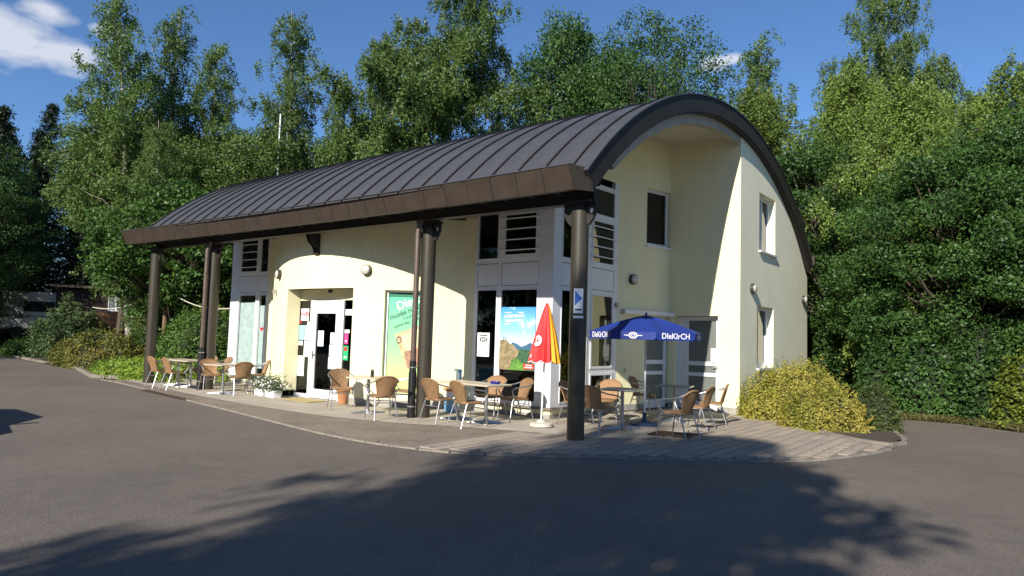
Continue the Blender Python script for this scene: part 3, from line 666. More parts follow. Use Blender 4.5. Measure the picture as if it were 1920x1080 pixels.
# --- roof: shell, folded metal panels with standing seams, verge, fascia panels
q = MB(); ap = arcpts(-.70, 12.1, 40, -.02)
for i in range(40):
    (y0, z0), (y1, z1) = ap[i], ap[i+1]
    q.quad((SX0, y0, z0), (XV-.05, y0, z0), (XV-.05, y1, z1), (SX0, y1, z1))
roof = q.build('roof', roofm, BLD, smooth=True)
npn = 25; step = (SX1-SX0)/npn
def roof_panel(w):
    q = MB(); A_ = arcpts(-.72, 12.12, 36, 0); B_ = arcpts(-.72, 12.12, 36, .034)
    for i in range(36):
        (y0, z0), (y1, z1) = A_[i], A_[i+1]; (Y0, Z0), (Y1, Z1) = B_[i], B_[i+1]
        q.quad((.008, y0, z0), (w-.008, y0, z0), (w-.008, y1, z1), (.008, y1, z1))
        q.quad((-.011, Y0, Z0), (.011, Y0, Z0), (.011, Y1, Z1), (-.011, Y1, Z1), 1)
        q.quad((-.011, y0, z0), (-.011, Y0, Z0), (-.011, Y1, Z1), (-.011, y1, z1), 1); q.quad((.011, y0, z0), (.011, y1, z1), (.011, Y1, Z1), (.011, Y0, Z0), 1)
    return q
me = None
for i in range(npn):
    if me is None: o = roof_panel(step).build('roof_panel', [roofm, seamm], roof, smooth=True); me = o.data
    else: o = bpy.data.objects.new('roof_panel', me); COL.objects.link(o); o.parent = roof
    o.location.x = SX0+i*step
o = roof_panel(XV-SX1-.01).build('roof_panel', [roofm, seamm], roof, smooth=True); o.location.x = SX1
def arcband(y0, y1, r0, r1, x0, x1, n=48):
    q = MB(); a, b_ = arcpts(y0, y1, n, r0), arcpts(y0, y1, n, r1)
    for i in range(n):
        q.hexa([(x0, *a[i]), (x1, *a[i]), (x1, *a[i+1]), (x0, *a[i+1]), (x0, *b_[i]), (x1, *b_[i]), (x1, *b_[i+1]), (x0, *b_[i+1])])
    return q
nv = 22; yv = arcpts(-.86, 12.1, nv, 0)     # gable verge in folded lengths
vg = arcband(-.84, 12.12, -.24, .02, XV-.09, XV-.03, 48).build('verge', soffm, BLD)
for i in range(nv):
    arcband(yv[i][0]+.004, yv[i+1][0]-.004, -.31, .045, XV-.03, XV, 4).build('verge_panel', vergem, vg)
arcband(-.86, 12.12, .03, .055, XV-.06, XV+.02, 60).build('verge_cap', roofm, vg)
arcband(-.7, 12.1, -.33, -.30, .33, XV-.02, 40).build('verge_soffit', soffm, BLD)
arcband(SX0 and -.6, 12.1, -.30, .03, SX0-.06, SX0-.004, 40).build('verge', vergem, BLD)
arcband(-.1, 6.35, -.52, -.30, .30, .50, 34).build('arch_beam', concrete, BLD)
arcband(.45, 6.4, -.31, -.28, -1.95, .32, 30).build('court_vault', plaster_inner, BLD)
# back gutter
q = MB(); q.box(((SX0+XV)/2, 12.2, 4.20), (XV-SX0+.1, .22, .26)); q.build('rear_gutter', fasciam, BLD)
# front fascia with its capping
q = MB()
xs = [-15.25+(SX1+15.25)*i/nfp for i in range(nfp+1)]
for i in range(nfp):
    a, b_ = xs[i], xs[i+1]
    q.hexa([(a, -.63+bow(a), 4.03), (b_, -.63+bow(b_), 4.03), (b_, -.48+bow(b_), 4.03), (a, -.48+bow(a), 4.03), (a, -.775+bow(a), 4.385), (b_, -.775+bow(b_), 4.385), (b_, -.50+bow(b_), 4.385), (a, -.50+bow(a), 4.385)])
fas = q.build('eaves_fascia', seamm, BLD)
for i in range(nfp):
    a, b_ = xs[i]+.006, xs[i+1]-.006; q = MB(); t0 = rnd.uniform(-.003, .003)
    f_ = lambda x_, y_, z_: (x_, y_+bow(x_)+t0, z_)
    q.hexa([f_(a, -.655, 4.01), f_(b_, -.655, 4.01), f_(b_, -.63, 4.01), f_(a, -.63, 4.01), f_(a, -.802, 4.385), f_(b_, -.802, 4.385), f_(b_, -.777, 4.385), f_(a, -.777, 4.385)])
    q.build('fascia_panel', fasciam, fas)
q = MB()
for i in range(nfp):
    a, b_ = xs[i], xs[i+1]
    q.hexa([(a, -.815+bow(a), 4.388), (b_, -.815+bow(b_), 4.388), (b_, -.50+bow(b_), 4.40), (a, -.50+bow(a), 4.40), (a, -.815+bow(a), 4.402), (b_, -.815+bow(b_), 4.402), (b_, -.50+bow(b_), 4.43), (a, -.50+bow(a), 4.43)])
q.build('fascia_capping', roofm, fas)
q = MB()   # folded return at the corner, from the fascia end to the foot of the verge
q.hexa([(SX1, -.655, 4.01), (SX1+.02, -.62, 4.01), (XV, -.66, 3.93), (XV-.02, -.70, 3.93), (SX1, -.802, 4.395), (SX1+.02, -.77, 4.395), (XV, -.80, 4.27), (XV-.02, -.84, 4.27)])
q.build('fascia_return', vergem, fas)
# --- wall lamps, camera, small boxes
def wall_lamp(p, n, r=.125):
    n = Vector((n[0], n[1], 0)).normalized(); uu = Vector((-n.y, n.x, 0)); c_ = Vector(p)
    def rng(rad, d, k=20): return [c_+n*d+uu*(rad*math.cos(2*math.pi*i/k))+Vector((0, 0, rad*math.sin(2*math.pi*i/k))) for i in range(k)]
    def shell(prof, name, mtl, parent):
        q = MB(); R0 = [rng(a, b_) for a, b_ in prof]; vs = [v for r_ in R0 for v in r_]; k = 20
        fs_ = [(i*k+j, i*k+(j+1) % k, (i+1)*k+(j+1) % k, (i+1)*k+j) for i in range(len(prof)-1) for j in range(k)]+[tuple((len(prof)-1)*k+j for j in range(k))]
        q.add(vs, fs_); return q.build(name, mtl, parent, smooth=True)
    b_ = shell([(r, 0), (r, .05), (r*.97, .085), (r*.86, .09), (r*.86, .08)], 'wall_lamp', lampm, BLD)
    shell([(r*.86, .078), (r*.8, .105), (r*.55, .125), (r*.2, .133)], 'lens', lensm, b_)
for a in (-19.7, 19.4):
    p = bulge(R_(a), 3.07, 0); wall_lamp(p, (math.sin(R_(a)), -math.cos(R_(a))))
wall_lamp(fA.P(.50, 3.09), fA.n); wall_lamp(fC.P(UC(7.07), 2.99), fC.n); wall_lamp(fC.P(UC(11.57), 2.99), fC.n)
q = MB(); p = bulge(R_(-23.3), 2.64, -.05); q.box(p, (.11, .1, .10), R_(-23)); q.build('alarm_box', greym, BLD)
q = MB(); q.lathe([(.03, 0), (.055, .02), (.06, .06), (.04, .09)], (-7.42, .70, 2.56), 12); q.build('door_camera', lampm, BLD)
q = MB(); p = bulge(R_(-27), .30, -.04); q.box(p, (.16, .08, .16), R_(-27)); q.build('vent_box', greym, BLD)
for a, z in ((-15.5, 1.05), (-15.2, .75)):
    q = MB(); p = bulge(R_(a), z, -.012); q.box(p, (.06, .03, .07), R_(a)); q.build('socket', plaster_inner, BLD)
q = MB(); q.box(fA.P(.30, .95, .012), (.03, .07, .09)); q.build('socket', plaster_inner, BLD)
q = MB(); q.box(fs.P(2.46, 2.45, .02), (.04, .1, .1)); q.build('socket', greym, BLD)

# ------------------------------------------------------------------ posters, notices and signs
def flat(name, col, rough=.6, **k): return mat('print_'+name, col, rough, **k)
def panel(fr, u0, u1, z0, z1, d, name, mtl, parent=None, th=.003):
    q = MB(); fr.box(q, u0, u1, z0, z1, d, d+th); return q.build(name, mtl, parent)
# green poster: printed gradient, headline, picture card
gp = bpy.data.materials.new('print_green_poster'); gp.use_nodes = True; N, L = nodes_of(gp); P = N['Principled BSDF']; P.inputs['Roughness'].default_value = .45
t = N.new('ShaderNodeTexCoord'); sx = N.new('ShaderNodeSeparateXYZ'); L.new(t.outputs['Object'], sx.inputs[0])
mr = N.new('ShaderNodeMapRange'); mr.inputs[1].default_value = .3; mr.inputs[2].default_value = 2.5; L.new(sx.outputs[2], mr.inputs[0])
r = ramp(N, L, mr.outputs[0], .0, (.60, .66, .20), 1.0, (.10, .55, .33)); e = r.color_ramp.elements.new(.45); e.color = (.30, .60, .30, 1); L.new(r.outputs[0], P.inputs['Base Color'])
po = panel(fP, .06, fP.len-.06, .30, 2.54, .0, 'window_poster', gp); tag(po, 'tall green museum poster in the window right of the entrance', 'poster')
panel(fP, .06, fP.len-.06, 2.47, 2.545, .003, 'header_strip', flat('darkgreen', (.02, .16, .09)), po)
inkd, inkw = flat('ink_dark', (.03, .10, .07)), flat('ink_white', (.75, .85, .75))
for body, size, u, z, mtl, off in (('Discover', .27, .24, 2.24, inkw, .005), ('musée rural b', .155, .09, 1.99, inkd, .003), ('Countrylife -', .10, .40, 1.98, inkd, .001), ('yesterday, today', .10, .19, 1.78, inkd, .001)):
    place(text_mesh(body, size, mtl, 'lettering', 'LEFT', offset=off), fP, u, z, .006, po, R_(22 if z > 1 else 16))
def pquad(fr, pts, d, name, mtl, parent):
    q = MB(); q.poly([fr.P(u, z, d) for u, z in pts]); return q.build(name, mtl, parent)
card = flat('card_tan', (.55, .42, .24), var=.35, vscale=9)
pquad(fP, [(.22, 1.62), (.99, 1.92), (1.03, 1.0), (.54, .84)], .005, 'picture_card', card, po)
pquad(fP, [(.36, 1.60), (.78, 1.76), (.74, 1.30), (.50, 1.27)], .0065, 'picture_field', flat('card_pale', (.62, .58, .36), var=.2, vscale=12), po)
pquad(fP, [(.45, 1.24), (1.0, 1.38), (1.02, 1.02), (.55, .87)], .0065, 'picture_field', flat('card_dark', (.20, .13, .10), col2=(.5, .24, .14), vscale=12), po)
q = MB(); c_ = (.32, 1.50)
for k in range(16):
    a, b_ = 2*math.pi*k/16, 2*math.pi*(k+1)/16
    q.quad(*[fP.P(c_[0]+rr*.7*math.cos(w_), c_[1]+rr*math.sin(w_), .008) for rr, w_ in ((.085, a), (.085, b_), (.055, b_), (.055, a))])
q.build('ring_mark', flat('card_brown', (.13, .09, .06)), po)
# landscape poster in the right bay
fl = fb; lu0, lu1, lz0, lz1 = U(-3.15), U(-2.22), .95, 2.28
skyp = bpy.data.materials.new('print_sky'); skyp.use_nodes = True; N, L = nodes_of(skyp); P = N['Principled BSDF']; P.inputs['Roughness'].default_value = .45
t = N.new('ShaderNodeTexCoord'); sx = N.new('ShaderNodeSeparateXYZ'); L.new(t.outputs['Object'], sx.inputs[0])
mr = N.new('ShaderNodeMapRange'); mr.inputs[1].default_value = 1.45; mr.inputs[2].default_value = 2.3; L.new(sx.outputs[2], mr.inputs[0])
r = ramp(N, L, mr.outputs[0], 0, (.62, .74, .72), 1, (.05, .27, .62)); e = r.color_ramp.elements.new(.4); e.color = (.25, .55, .78, 1)
n = noise(N, L, 3.5, 6); cl = ramp(N, L, n.outputs[0], .56, (0,)*3, .72, (.7,)*3); L.new(mixc(N, L, cl.outputs[0], r.outputs[0], (.85, .9, .92)), P.inputs['Base Color'])
lp = panel(fl, lu0, lu1, lz0, lz1, .014, 'window_poster', skyp); tag(lp, 'landscape poster of cliff and blue sky in the right window bay', 'poster')
LW = lambda a, b_: (lu0+(lu1-lu0)*a, lz0+(lz1-lz0)*b_)
pquad(fl, [LW(.3, .25), LW(1, .2), LW(1, .42), LW(.86, .44), LW(.75, .40), LW(.62, .375), LW(.5, .42), LW(.35, .44)], .0185, 'far_hills', flat('hill_blue', (.05, .13, .22), var=.3, vscale=5), lp)
pquad(fl, [LW(.25, .0), LW(1, .0), LW(1, .30), LW(.8, .33), LW(.6, .34), LW(.45, .30)], .0195, 'forest', flat('forest', (.05, .14, .05), col2=(.02, .06, .05), vscale=14), lp)
pquad(fl, [LW(0, 0), LW(.38, 0), LW(.34, .14), LW(.52, .22), LW(.58, .32), LW(.48, .34), LW(.40, .40), LW(.28, .42), LW(.22, .47), LW(0, .47)], .0205, 'cliff', flat('cliff_rock', (.36, .28, .15), col2=(.12, .10, .05), vscale=9), lp)
pquad(fl, [LW(.3, 0), LW(.75, 0), LW(.7, .10), LW(.5, .19), LW(.36, .16)], .0215, 'bushes', flat('bright_leaf', (.16, .36, .05), col2=(.03, .10, .02), vscale=16), lp)
for a in (.10, .16):
    q = MB(); u_, z_ = LW(a, .47); fl.box(q, u_-.008, u_+.008, z_, z_+.045, .0205, .0235); q.lathe([(.008, 0), (.011, .01), (.006, .02)], fl.P(u_, z_+.048, .022), 8); q.build('tiny_figure', flat('figure', (.06, .06, .07)), lp)
panel(fl, *[LW(.70, 0)[0], LW(.99, 0)[0], LW(0, .025)[1], LW(0, .11)[1]], .0225, 'red_banner', flat('red', (.65, .03, .03)), lp)
for b0_, w_ in ((.078, .17), (.045, .22)):
    q = MB(); fl.box(q, LW(.845-w_/2, 0)[0], LW(.845+w_/2, 0)[0], LW(0, b0_)[1], LW(0, b0_+.016)[1], .0255, .027); q.build('print_line', inkw, lp)
wt = flat('white', (.82, .84, .84))
for body, b_, sz in (('LUXEMBURG', .855, .092), ('ÜBERRASCHEND', .785, .066)):
    place(text_mesh(body, sz, wt, 'lettering', offset=.0015, space=1.0), fl, LW(.40, 0)[0], LW(0, b_)[1], .0185, lp, R_(2.5))
for b_, a0, a1 in ((.905, .13, .31), (.91, .5, .67), (.725, .13, .31), (.73, .5, .67)):
    u_, z_ = LW(a0, b_); q = MB(); fl.box(q, u_, LW(a1, 0)[0], z_, z_+.014, .0175, .0185); q.build('rule', wt, lp)
# small notice beside it
nt = panel(fl, U(-3.78), U(-3.44), 1.20, 1.72, .014, 'notice', wt); tag(nt, 'white notice with black emblem on the narrow pane of the right bay', 'notice')
inkk = flat('ink_black', (.02, .02, .02))
def oval(fr, u, z, ru, rz, d, w, name, mtl, parent, n=20):
    q = MB()
    for k in range(n):
        a, b_ = 2*math.pi*k/n, 2*math.pi*(k+1)/n
        q.quad(*[fr.P(u+f_*ru*math.cos(t_), z+f_*rz*math.sin(t_), d) for f_, t_ in ((1, a), (1, b_), (1-w, b_), (1-w, a))])
    return q.build(name, mtl, parent)
oval(fl, U(-3.61), 1.57, .11, .055, .0185, .35, 'emblem', inkk, nt); oval(fl, U(-3.61), 1.57, .05, .028, .0185, .5, 'emblem', inkk, nt)
q = MB(); fl.box(q, U(-3.75), U(-3.47), 1.24, 1.25, .017, .0185); fl.box(q, U(-3.75), U(-3.47), 1.43, 1.44, .017, .0185); fl.box(q, U(-3.75), U(-3.74), 1.25, 1.43, .017, .0185); fl.box(q, U(-3.48), U(-3.47), 1.25, 1.43, .017, .0185); q.build('printed_box', inkk, nt)
q = MB(); fl.box(q, U(-3.72), U(-3.50), 1.65, 1.675, .017, .0185); q.build('print_line', inkk, nt)
# pale map sheets behind the left bay glass
mapm = flat('map', (.62, .70, .70), col2=(.40, .50, .49), vscale=6, vdetail=9)
for i, (a, b_, lab) in enumerate(((-13.36, -12.50, 'wide pale blue map sheet filling the left bay window'), (-12.30, -11.95, 'narrow pale map sheet in the left bay beside the entrance wall'))):
    o = panel(fb, U(a), U(b_), .5, 2.45 if i == 0 else 2.35, -.06, 'map_sheet', mapm); tag(o, lab, 'map')
    if i:
        q = MB(); q.poly([fb.P(U(-12.28), 1.70, -.055), fb.P(U(-12.05), 1.70, -.055), fb.P(U(-12.20), 1.58, -.055)]); q.build('red_mark', flat('red', (.65, .03, .03)), o)
# papers on the entrance glass
def paper(x0, x1, z0, z1, d, mtl, label, lines=0, name='notice', ink=inkk):
    o = panel(fD, UD(x0), UD(x1), z0, z1, d, name, mtl, None, .002); tag(o, label, 'notice')
    for k in range(lines):
        zz = z1-(k+1)*(z1-z0)/(lines+1); q = MB(); w_ = rnd.uniform(.6, .85)*(x1-x0); fD.box(q, UD(x0)+.02, UD(x0)+.02+w_-.02, zz-.004, zz+.004, d+.002, d+.0026); q.build('text_line', flat('ink_grey', (.3, .3, .32)), o)
    return o
cyan, pink, grn, blu, red = flat('cyan', (.30, .62, .68)), flat('pink', (.55, .06, .24)), flat('green', (.02, .42, .14)), flat('blue', (.05, .18, .6)), flat('red', (.65, .03, .03))
o = paper(-8.72, -8.40, 1.90, 2.20, -.025, wt, 'white sticker with red WiFi lettering at top left of the entrance')
place(text_mesh('WiFi', .15, red, 'lettering', offset=.004), fD, UD(-8.54), 2.05, -.02, o); oval(fD, UD(-8.60), 2.06, .12, .11, -.0225, .12, 'wave_arc', red, o)
paper(-8.79, -8.70, 1.82, 1.89, -.025, red, 'tiny red sticker left of the entrance door')
paper(-8.45, -8.36, 1.78, 1.88, -.025, wt, 'tiny white sticker under the WiFi sign')
paper(-8.78, -8.55, 1.42, 1.78, -.025, cyan, 'light blue notice in the left sidelight of the entrance', 4)
paper(-8.53, -8.32, 1.42, 1.78, -.025, wt, 'white typed notice right of the light blue one', 6)
paper(-8.79, -8.60, 1.28, 1.39, -.025, wt, 'small white card below the light blue notice', 1)
paper(-8.54, -8.33, 1.00, 1.40, -.025, wt, 'white typed notice in the middle of the left sidelight', 6)
paper(-8.77, -8.50, .52, 1.02, -.025, wt, 'lower white price list in the left sidelight', 8)
paper(-7.98, -7.76, 1.28, 1.66, -.01, wt, 'single white sheet left on the entrance door glass', 5)
paper(-7.50, -7.31, 1.34, 1.62, -.01, wt, 'upper of three white sheets on the right of the door glass', 5)
paper(-7.52, -7.31, 1.04, 1.325, -.01, wt, 'middle of three white sheets on the right of the door glass', 5)
paper(-7.54, -7.31, .75, 1.03, -.01, wt, 'lowest of three white sheets on the right of the door glass', 5)
for z0, z1, m_, lab, x0, x1 in ((2.04, 2.18, wt, 'small white opening hours card at top of the right sidelight', -7.0, -6.74), (1.62, 1.70, wt, 'white strip above the pink sticker right of the door', -7.0, -6.82), (1.36, 1.61, pink, 'pink sticker right of the entrance door', -7.0, -6.86), (.98, 1.32, grn, 'green sticker with red square right of the entrance door', -7.02, -6.84), (.52, .74, blu, 'blue card sticker low in the right sidelight', -7.02, -6.78)):
    o = paper(x0, x1, z0, z1, -.025, m_, lab)
    if m_ is grn: panel(fD, UD(x0)+.03, UD(x1)-.04, 1.2, 1.29, -.022, 'red_square', red, o, .002)
    if m_ in (pink, blu, grn): panel(fD, UD(x0)+.04, UD(x1)-.05, z0+.05, z0+.09, -.022, 'white_field', wt, o, .002)
o = panel(fB, UB(-.24), UB(-.03), 1.18, 1.52, -.155, 'notice', wt); tag(o, 'white paper notice taped to the court door', 'notice')
# arrow sign on the right column
cd = Vector((6.17-.1, -9.86+.15)).normalized(); fq = Fr((.1+cd.x*.15, -.15+cd.y*.15), (.1+cd.x*.15-cd.y, -.15+cd.y*.15+cd.x), (cd.x, cd.y))
sg = empty('arrow_sign', (0, 0, 0), 0, 'white arrow sign with blue triangle on the right column', 'sign')
q = MB(); fq.box(q, -.075, .075, 2.06, 2.46, .0, .012); q.build('plate', wt, sg)
q = MB(); q.poly([fq.P(-.06, 2.18, .0135), fq.P(.055, 2.30, .0135), fq.P(-.06, 2.43, .0135)]); q.build('arrow', blu, sg)
q = MB(); fq.box(q, -.055, .055, 2.105, 2.13, .012, .0135); q.build('print_line', inkk, sg)
q = MB(); fq.box(q, -.08, .085, 1.98, 2.02, .0, .012); q.build('lower_plate', wt, sg)

# ------------------------------------------------------------------ furniture
def rrect(w, d, r, n=5):
    out = []
    for cx_, cy_, a0 in ((w/2-r, d/2-r, 0), (-w/2+r, d/2-r, 90), (-w/2+r, -d/2+r, 180), (w/2-r, -d/2+r, 270)):
        for k in range(n+1): a = R_(a0+90*k/n); out.append((cx_+r*math.cos(a), cy_+r*math.sin(a)))
    return out
def make_chair():
    t_ = empty('bistro_chair')
    q = MB(); q.prism(rrect(.43, .42, .08), .425, .455); q.tube([(-.17, .20, .428), (.17, .20, .428)], .028, 8)
    q.build('seat', wick, t_, smooth=True)
    q = MB(); nu, nw = 12, 9; f_ = []
    for side in (0, 1):
        for j in range(nw):
            v = j/(nw-1); hw = .155+.07*v; z0 = .45+.36*v
            for i in range(nu+1):
                u = -1+2*i/nu; drop = .085*v*v*abs(u)**2.6
                f_.append((u*hw, -.175-.10*v-.055*(1-u*u)+(.0 if side else .022), z0-drop))
    B = nw*(nu+1)
    fcs = []
    for j in range(nw-1):
        for i in range(nu):
            a = j*(nu+1)+i; fcs += [(a, a+1, a+nu+2, a+nu+1), (B+a, B+a+nu+1, B+a+nu+2, B+a+1)]
    for i in range(nu): fcs += [(i, B+i, B+i+1, i+1), ((nw-1)*(nu+1)+i, (nw-1)*(nu+1)+i+1, B+(nw-1)*(nu+1)+i+1, B+(nw-1)*(nu+1)+i)]
    for j in range(nw-1):
        a = j*(nu+1); fcs += [(a, a+nu+1, B+a+nu+1, B+a), (a+nu, B+a+nu, B+a+2*nu+1, a+2*nu+1)]
    q.add(f_, fcs); q.build('backrest', wick, t_, smooth=True)
    top = []
    for i in range(nu+1):
        u = -1+2*i/nu; top.append((u*.228, -.275-.055*(1-u*u)+.01, .815-.085*abs(u)**2.6))
    q = MB(); q.tube(top, .019, 8); q.build('back_rim', wick, t_, smooth=True)
    for s_ in (-1, 1):
        q = MB(); q.tube([(s_*.225, -.265, .735), (s_*.262, -.16, .70), (s_*.272, 0, .672), (s_*.272, .13, .655), (s_*.27, .195, .635), (s_*.268, .222, .59), (s_*.262, .205, .54), (s_*.245, .165, .48), (s_*.225, .13, .44)], .0125, 8); q.build('armrest', alu, t_, smooth=True)
        q = MB(); q.tube([(s_*.20, .15, .445), (s_*.222, .19, .38), (s_*.25, .255, 0)], [.013, .0125, .011], 8); q.build('leg', alu, t_, smooth=True)
        q = MB(); q.tube([(s_*.185, -.16, .445), (s_*.195, -.19, .38), (s_*.225, -.31, 0)], [.013, .0125, .011], 8); q.build('leg', alu, t_, smooth=True)
    q = MB(); q.tube([(-.203, -.215, .32), (.203, -.215, .32)], .009, 6); q.build('stretcher', alu, t_)
    q = MB(); q.tube([(-.228, .20, .33), (.228, .20, .33)], .009, 6); q.build('stretcher', alu, t_)
    q = MB(); q.tube([(-.19, -.16, .415), (-.21, .16, .415), (.21, .16, .415), (.19, -.16, .415), (-.19, -.16, .415)], .011, 6, False); q.build('seat_frame', alu, t_)
    return t_
chair0 = make_chair()
CH = [  # x, y, facing dx, dy, label
 (-12.75, -.62, .05, 1, 'wicker chair at the far left end of the terrace, back to the yard'),
 (-12.0, -.60, .0, 1, 'wicker chair second from the far left, in front of the brown downpipe'),
 (-13.0, .72, .1, -1, 'wicker chair behind the far left tables, half hidden by the second column'),
 (-12.25, .76, -.1, -1, 'wicker chair behind the far left tables, next to the left window bay'),
 (-10.85, -.25, 1, -.25, 'wicker chair right of the black standpipe, turned towards the camera'),
 (-9.72, -.12, -1, .25, 'wicker chair seen from behind in front of the left window bay'),
 (-10.35, .72, -.45, -1, 'wicker chair left of the flower boxes, near the entrance wall'),
 (-5.86, -.10, 1, -.5, 'wicker chair in front of the entrance door beside the terracotta pot'),
 (-3.95, -.66, -1, .42, 'wicker chair seen from behind in front of the green poster'),
 (-4.55, .50, -.8, -.7, 'wicker chair behind the middle table, partly hidden by the middle downpipe'),
 (-2.86, -.22, .05, 1, 'wicker chair just right of the middle column, back to the yard'),
 (-2.12, -.24, .18, 1, 'wicker chair with its back to the yard, third right of the middle column'),
 (-2.78, 1.18, .15, -1, 'wicker chair against the right bay under the narrow pane'),
 (-2.10, 1.12, -.35, -1, 'wicker chair under the landscape poster, left of the red parasol'),
 (-.12, 1.02, .22, 1, 'wicker chair right of the black right column, back to the yard'),
 (-.80, 2.45, .3, -1, 'wicker chair behind the first court table, facing the yard'),
 (-.95, 1.55, 1, .1, 'wicker chair mostly hidden behind the right column'),
 (-.95, 4.35, 1, .15, 'dark shaded wicker chair beside the court wall'),
 (1.22, 1.28, -.97, .12, 'wicker chair nearest the camera above the rusty cover'),
 (.95, 2.72, -1, -.05, 'wicker chair behind the nearest right chair, facing the court table'),
 (.85, 3.72, -.95, -.34, 'wicker chair in profile at the court door, furthest right'),
]
for i, (x, y, dx, dy, lab) in enumerate(CH):
    c_ = chair0 if i == 0 else copy_tree(chair0)
    c_.location = (x, y, .013 if not (x > 1) else .026); c_.rotation_euler.z = math.atan2(dy, dx)-math.pi/2+rnd.uniform(-.06, .06); tag(c_, lab, 'chair', 'wicker terrace chairs')
def make_table(top):
    t_ = empty('bistro_table')
    q = MB(); q.prism(rrect(.70, .70, .05), .705, .735); q.build('table_top', top, t_, bevel=.008)
    q = MB(); q.lathe([(.034, .03), (.034, .705)], (0, 0, 0), 16); q.build('post', alu, t_, smooth=True)
    q = MB(); q.lathe([(.06, .02), (.055, .06), (.036, .085)], (0, 0, 0), 16); q.build('hub', alu, t_, smooth=True)
    q = MB(); q.box((0, 0, .70), (.3, .06, .012)); q.box((0, 0, .6985), (.06, .3, .011)); q.build('top_bracket', alu, t_)
    for k in range(4):
        a = R_(45+90*k); cs, sn = math.cos(a), math.sin(a); q = MB()
        pr = lambda r_, w_, z_: (r_*cs-w_*sn, r_*sn+w_*cs, z_)
        q.hexa([pr(.03, -.05, .0), pr(.36, -.034, .0), pr(.36, .034, .0), pr(.03, .05, .0), pr(.03, -.035, .06), pr(.355, -.026, .022), pr(.355, .026, .022), pr(.03, .035, .06)]); q.build('foot', alu, t_, bevel=.004)
    return t_
tb = [make_table(ttop), make_table(ttops)]
TB = [(-12.38, .02, .05, 0, 'square table with beige top at the far left, beside the brown downpipe'), (-13.12, .05, .02, 0, 'leftmost square table, pushed against its neighbour behind two chairs'),
      (-10.2, -.30, .1, 0, 'square table with beige top left of the flower boxes'), (-4.82, -.25, .35, 0, 'square table with beige top and dark jar before the entrance'),
      (-2.25, .42, -.1, 0, 'square table with blue ashtray under the landscape poster'), (-2.97, .45, -.1, 0, 'square table joined to the ashtray table, beside the blue bin'),
      (-.10, 1.78, .22, 1, 'shaded square table behind the right column, left of the blue parasol pole'), (.05, 3.75, .25, 1, 'square table right of the blue parasol, before the court doors')]
first = {}
for x, y, rz, kind, lab in TB:
    o = tb[kind] if kind not in first else copy_tree(tb[kind]); first[kind] = 1
    o.location = (x, y, .012); o.rotation_euler.z = rz; tag(o, lab, 'table', 'square terrace tables')
# things on the tables
q = MB(); q.lathe([(.085, 0), (.10, .02), (.10, .045), (.088, .045), (.08, .015), (.001, .012)], (0, 0, 0), 24); o = q.build('ashtray', mat('blue_glaze', (.01, .02, .22), .2), None, True); o.location = (-2.15, .55, .748); tag(o, 'round dark blue ashtray on the table under the landscape poster', 'ashtray')
jr = empty('storm_jar', (-4.78, -.2, .748), 0, 'small dark jar standing on the table before the entrance', 'jar')
q = MB(); q.lathe([(.032, 0), (.036, .01), (.036, .12), (.03, .13)], (0, 0, 0), 16); q.build('jar_body', mat('smoked_glass', (.03, .03, .028), .15), jr, True)
q = MB(); q.lathe([(.033, .128), (.033, .15), (.01, .155)], (0, 0, 0), 16); q.build('lid', alu, jr, True)
# --- flower boxes and pot
def leaf_cloud_quads(C, Nn, size, rng, fold=.25, aspect=.55):
    """C: leaf centres, Nn: normals; returns a mesh of little folded leaves"""
    n = len(C); t_ = rng.normal(size=(n, 3)); t_ -= Nn*(t_*Nn).sum(1, keepdims=True); t_ /= np.linalg.norm(t_, axis=1, keepdims=True)+1e-9
    b_ = np.cross(Nn, t_); s_ = (size*rng.uniform(.65, 1.3, n))[:, None]
    V = np.empty((n, 4, 3)); V[:, 0] = C-t_*s_*.5; V[:, 2] = C+t_*s_*.5
    V[:, 1] = C+b_*s_*aspect*.5+Nn*s_*fold*.3; V[:, 3] = C-b_*s_*aspect*.5+Nn*s_*fold*.3
    return V.reshape(-1, 3)
def mesh_np(name, V, mats, extra=None):
    """V: (4n,3) leaf quads; extra: MB with branch geometry (material 1)"""
    n = len(V)//4; me = bpy.data.meshes.new(name)
    me.vertices.add(len(V)); me.vertices.foreach_set('co', V.astype(np.float32).ravel())
    me.loops.add(4*n); me.loops.foreach_set('vertex_index', np.arange(4*n, dtype=np.int32))
    me.polygons.add(n); me.polygons.foreach_set('loop_start', np.arange(0, 4*n, 4, dtype=np.int32)); me.polygons.foreach_set('loop_total', np.full(n, 4, dtype=np.int32))
    for mm in mats: me.materials.append(mm)
    me.update(calc_edges=True); me.validate(); return me
def unit(v): return v/(np.linalg.norm(v, axis=1, keepdims=True)+1e-9)
lf_geran = leafmat('leaf_geranium', (.03, .07, .015), (.10, .17, .04)); petal = mat('petal_white', (.75, .73, .68), .6); petaly = mat('petal_yellow', (.6, .42, .05), .6)
rg = np.random.default_rng(5)
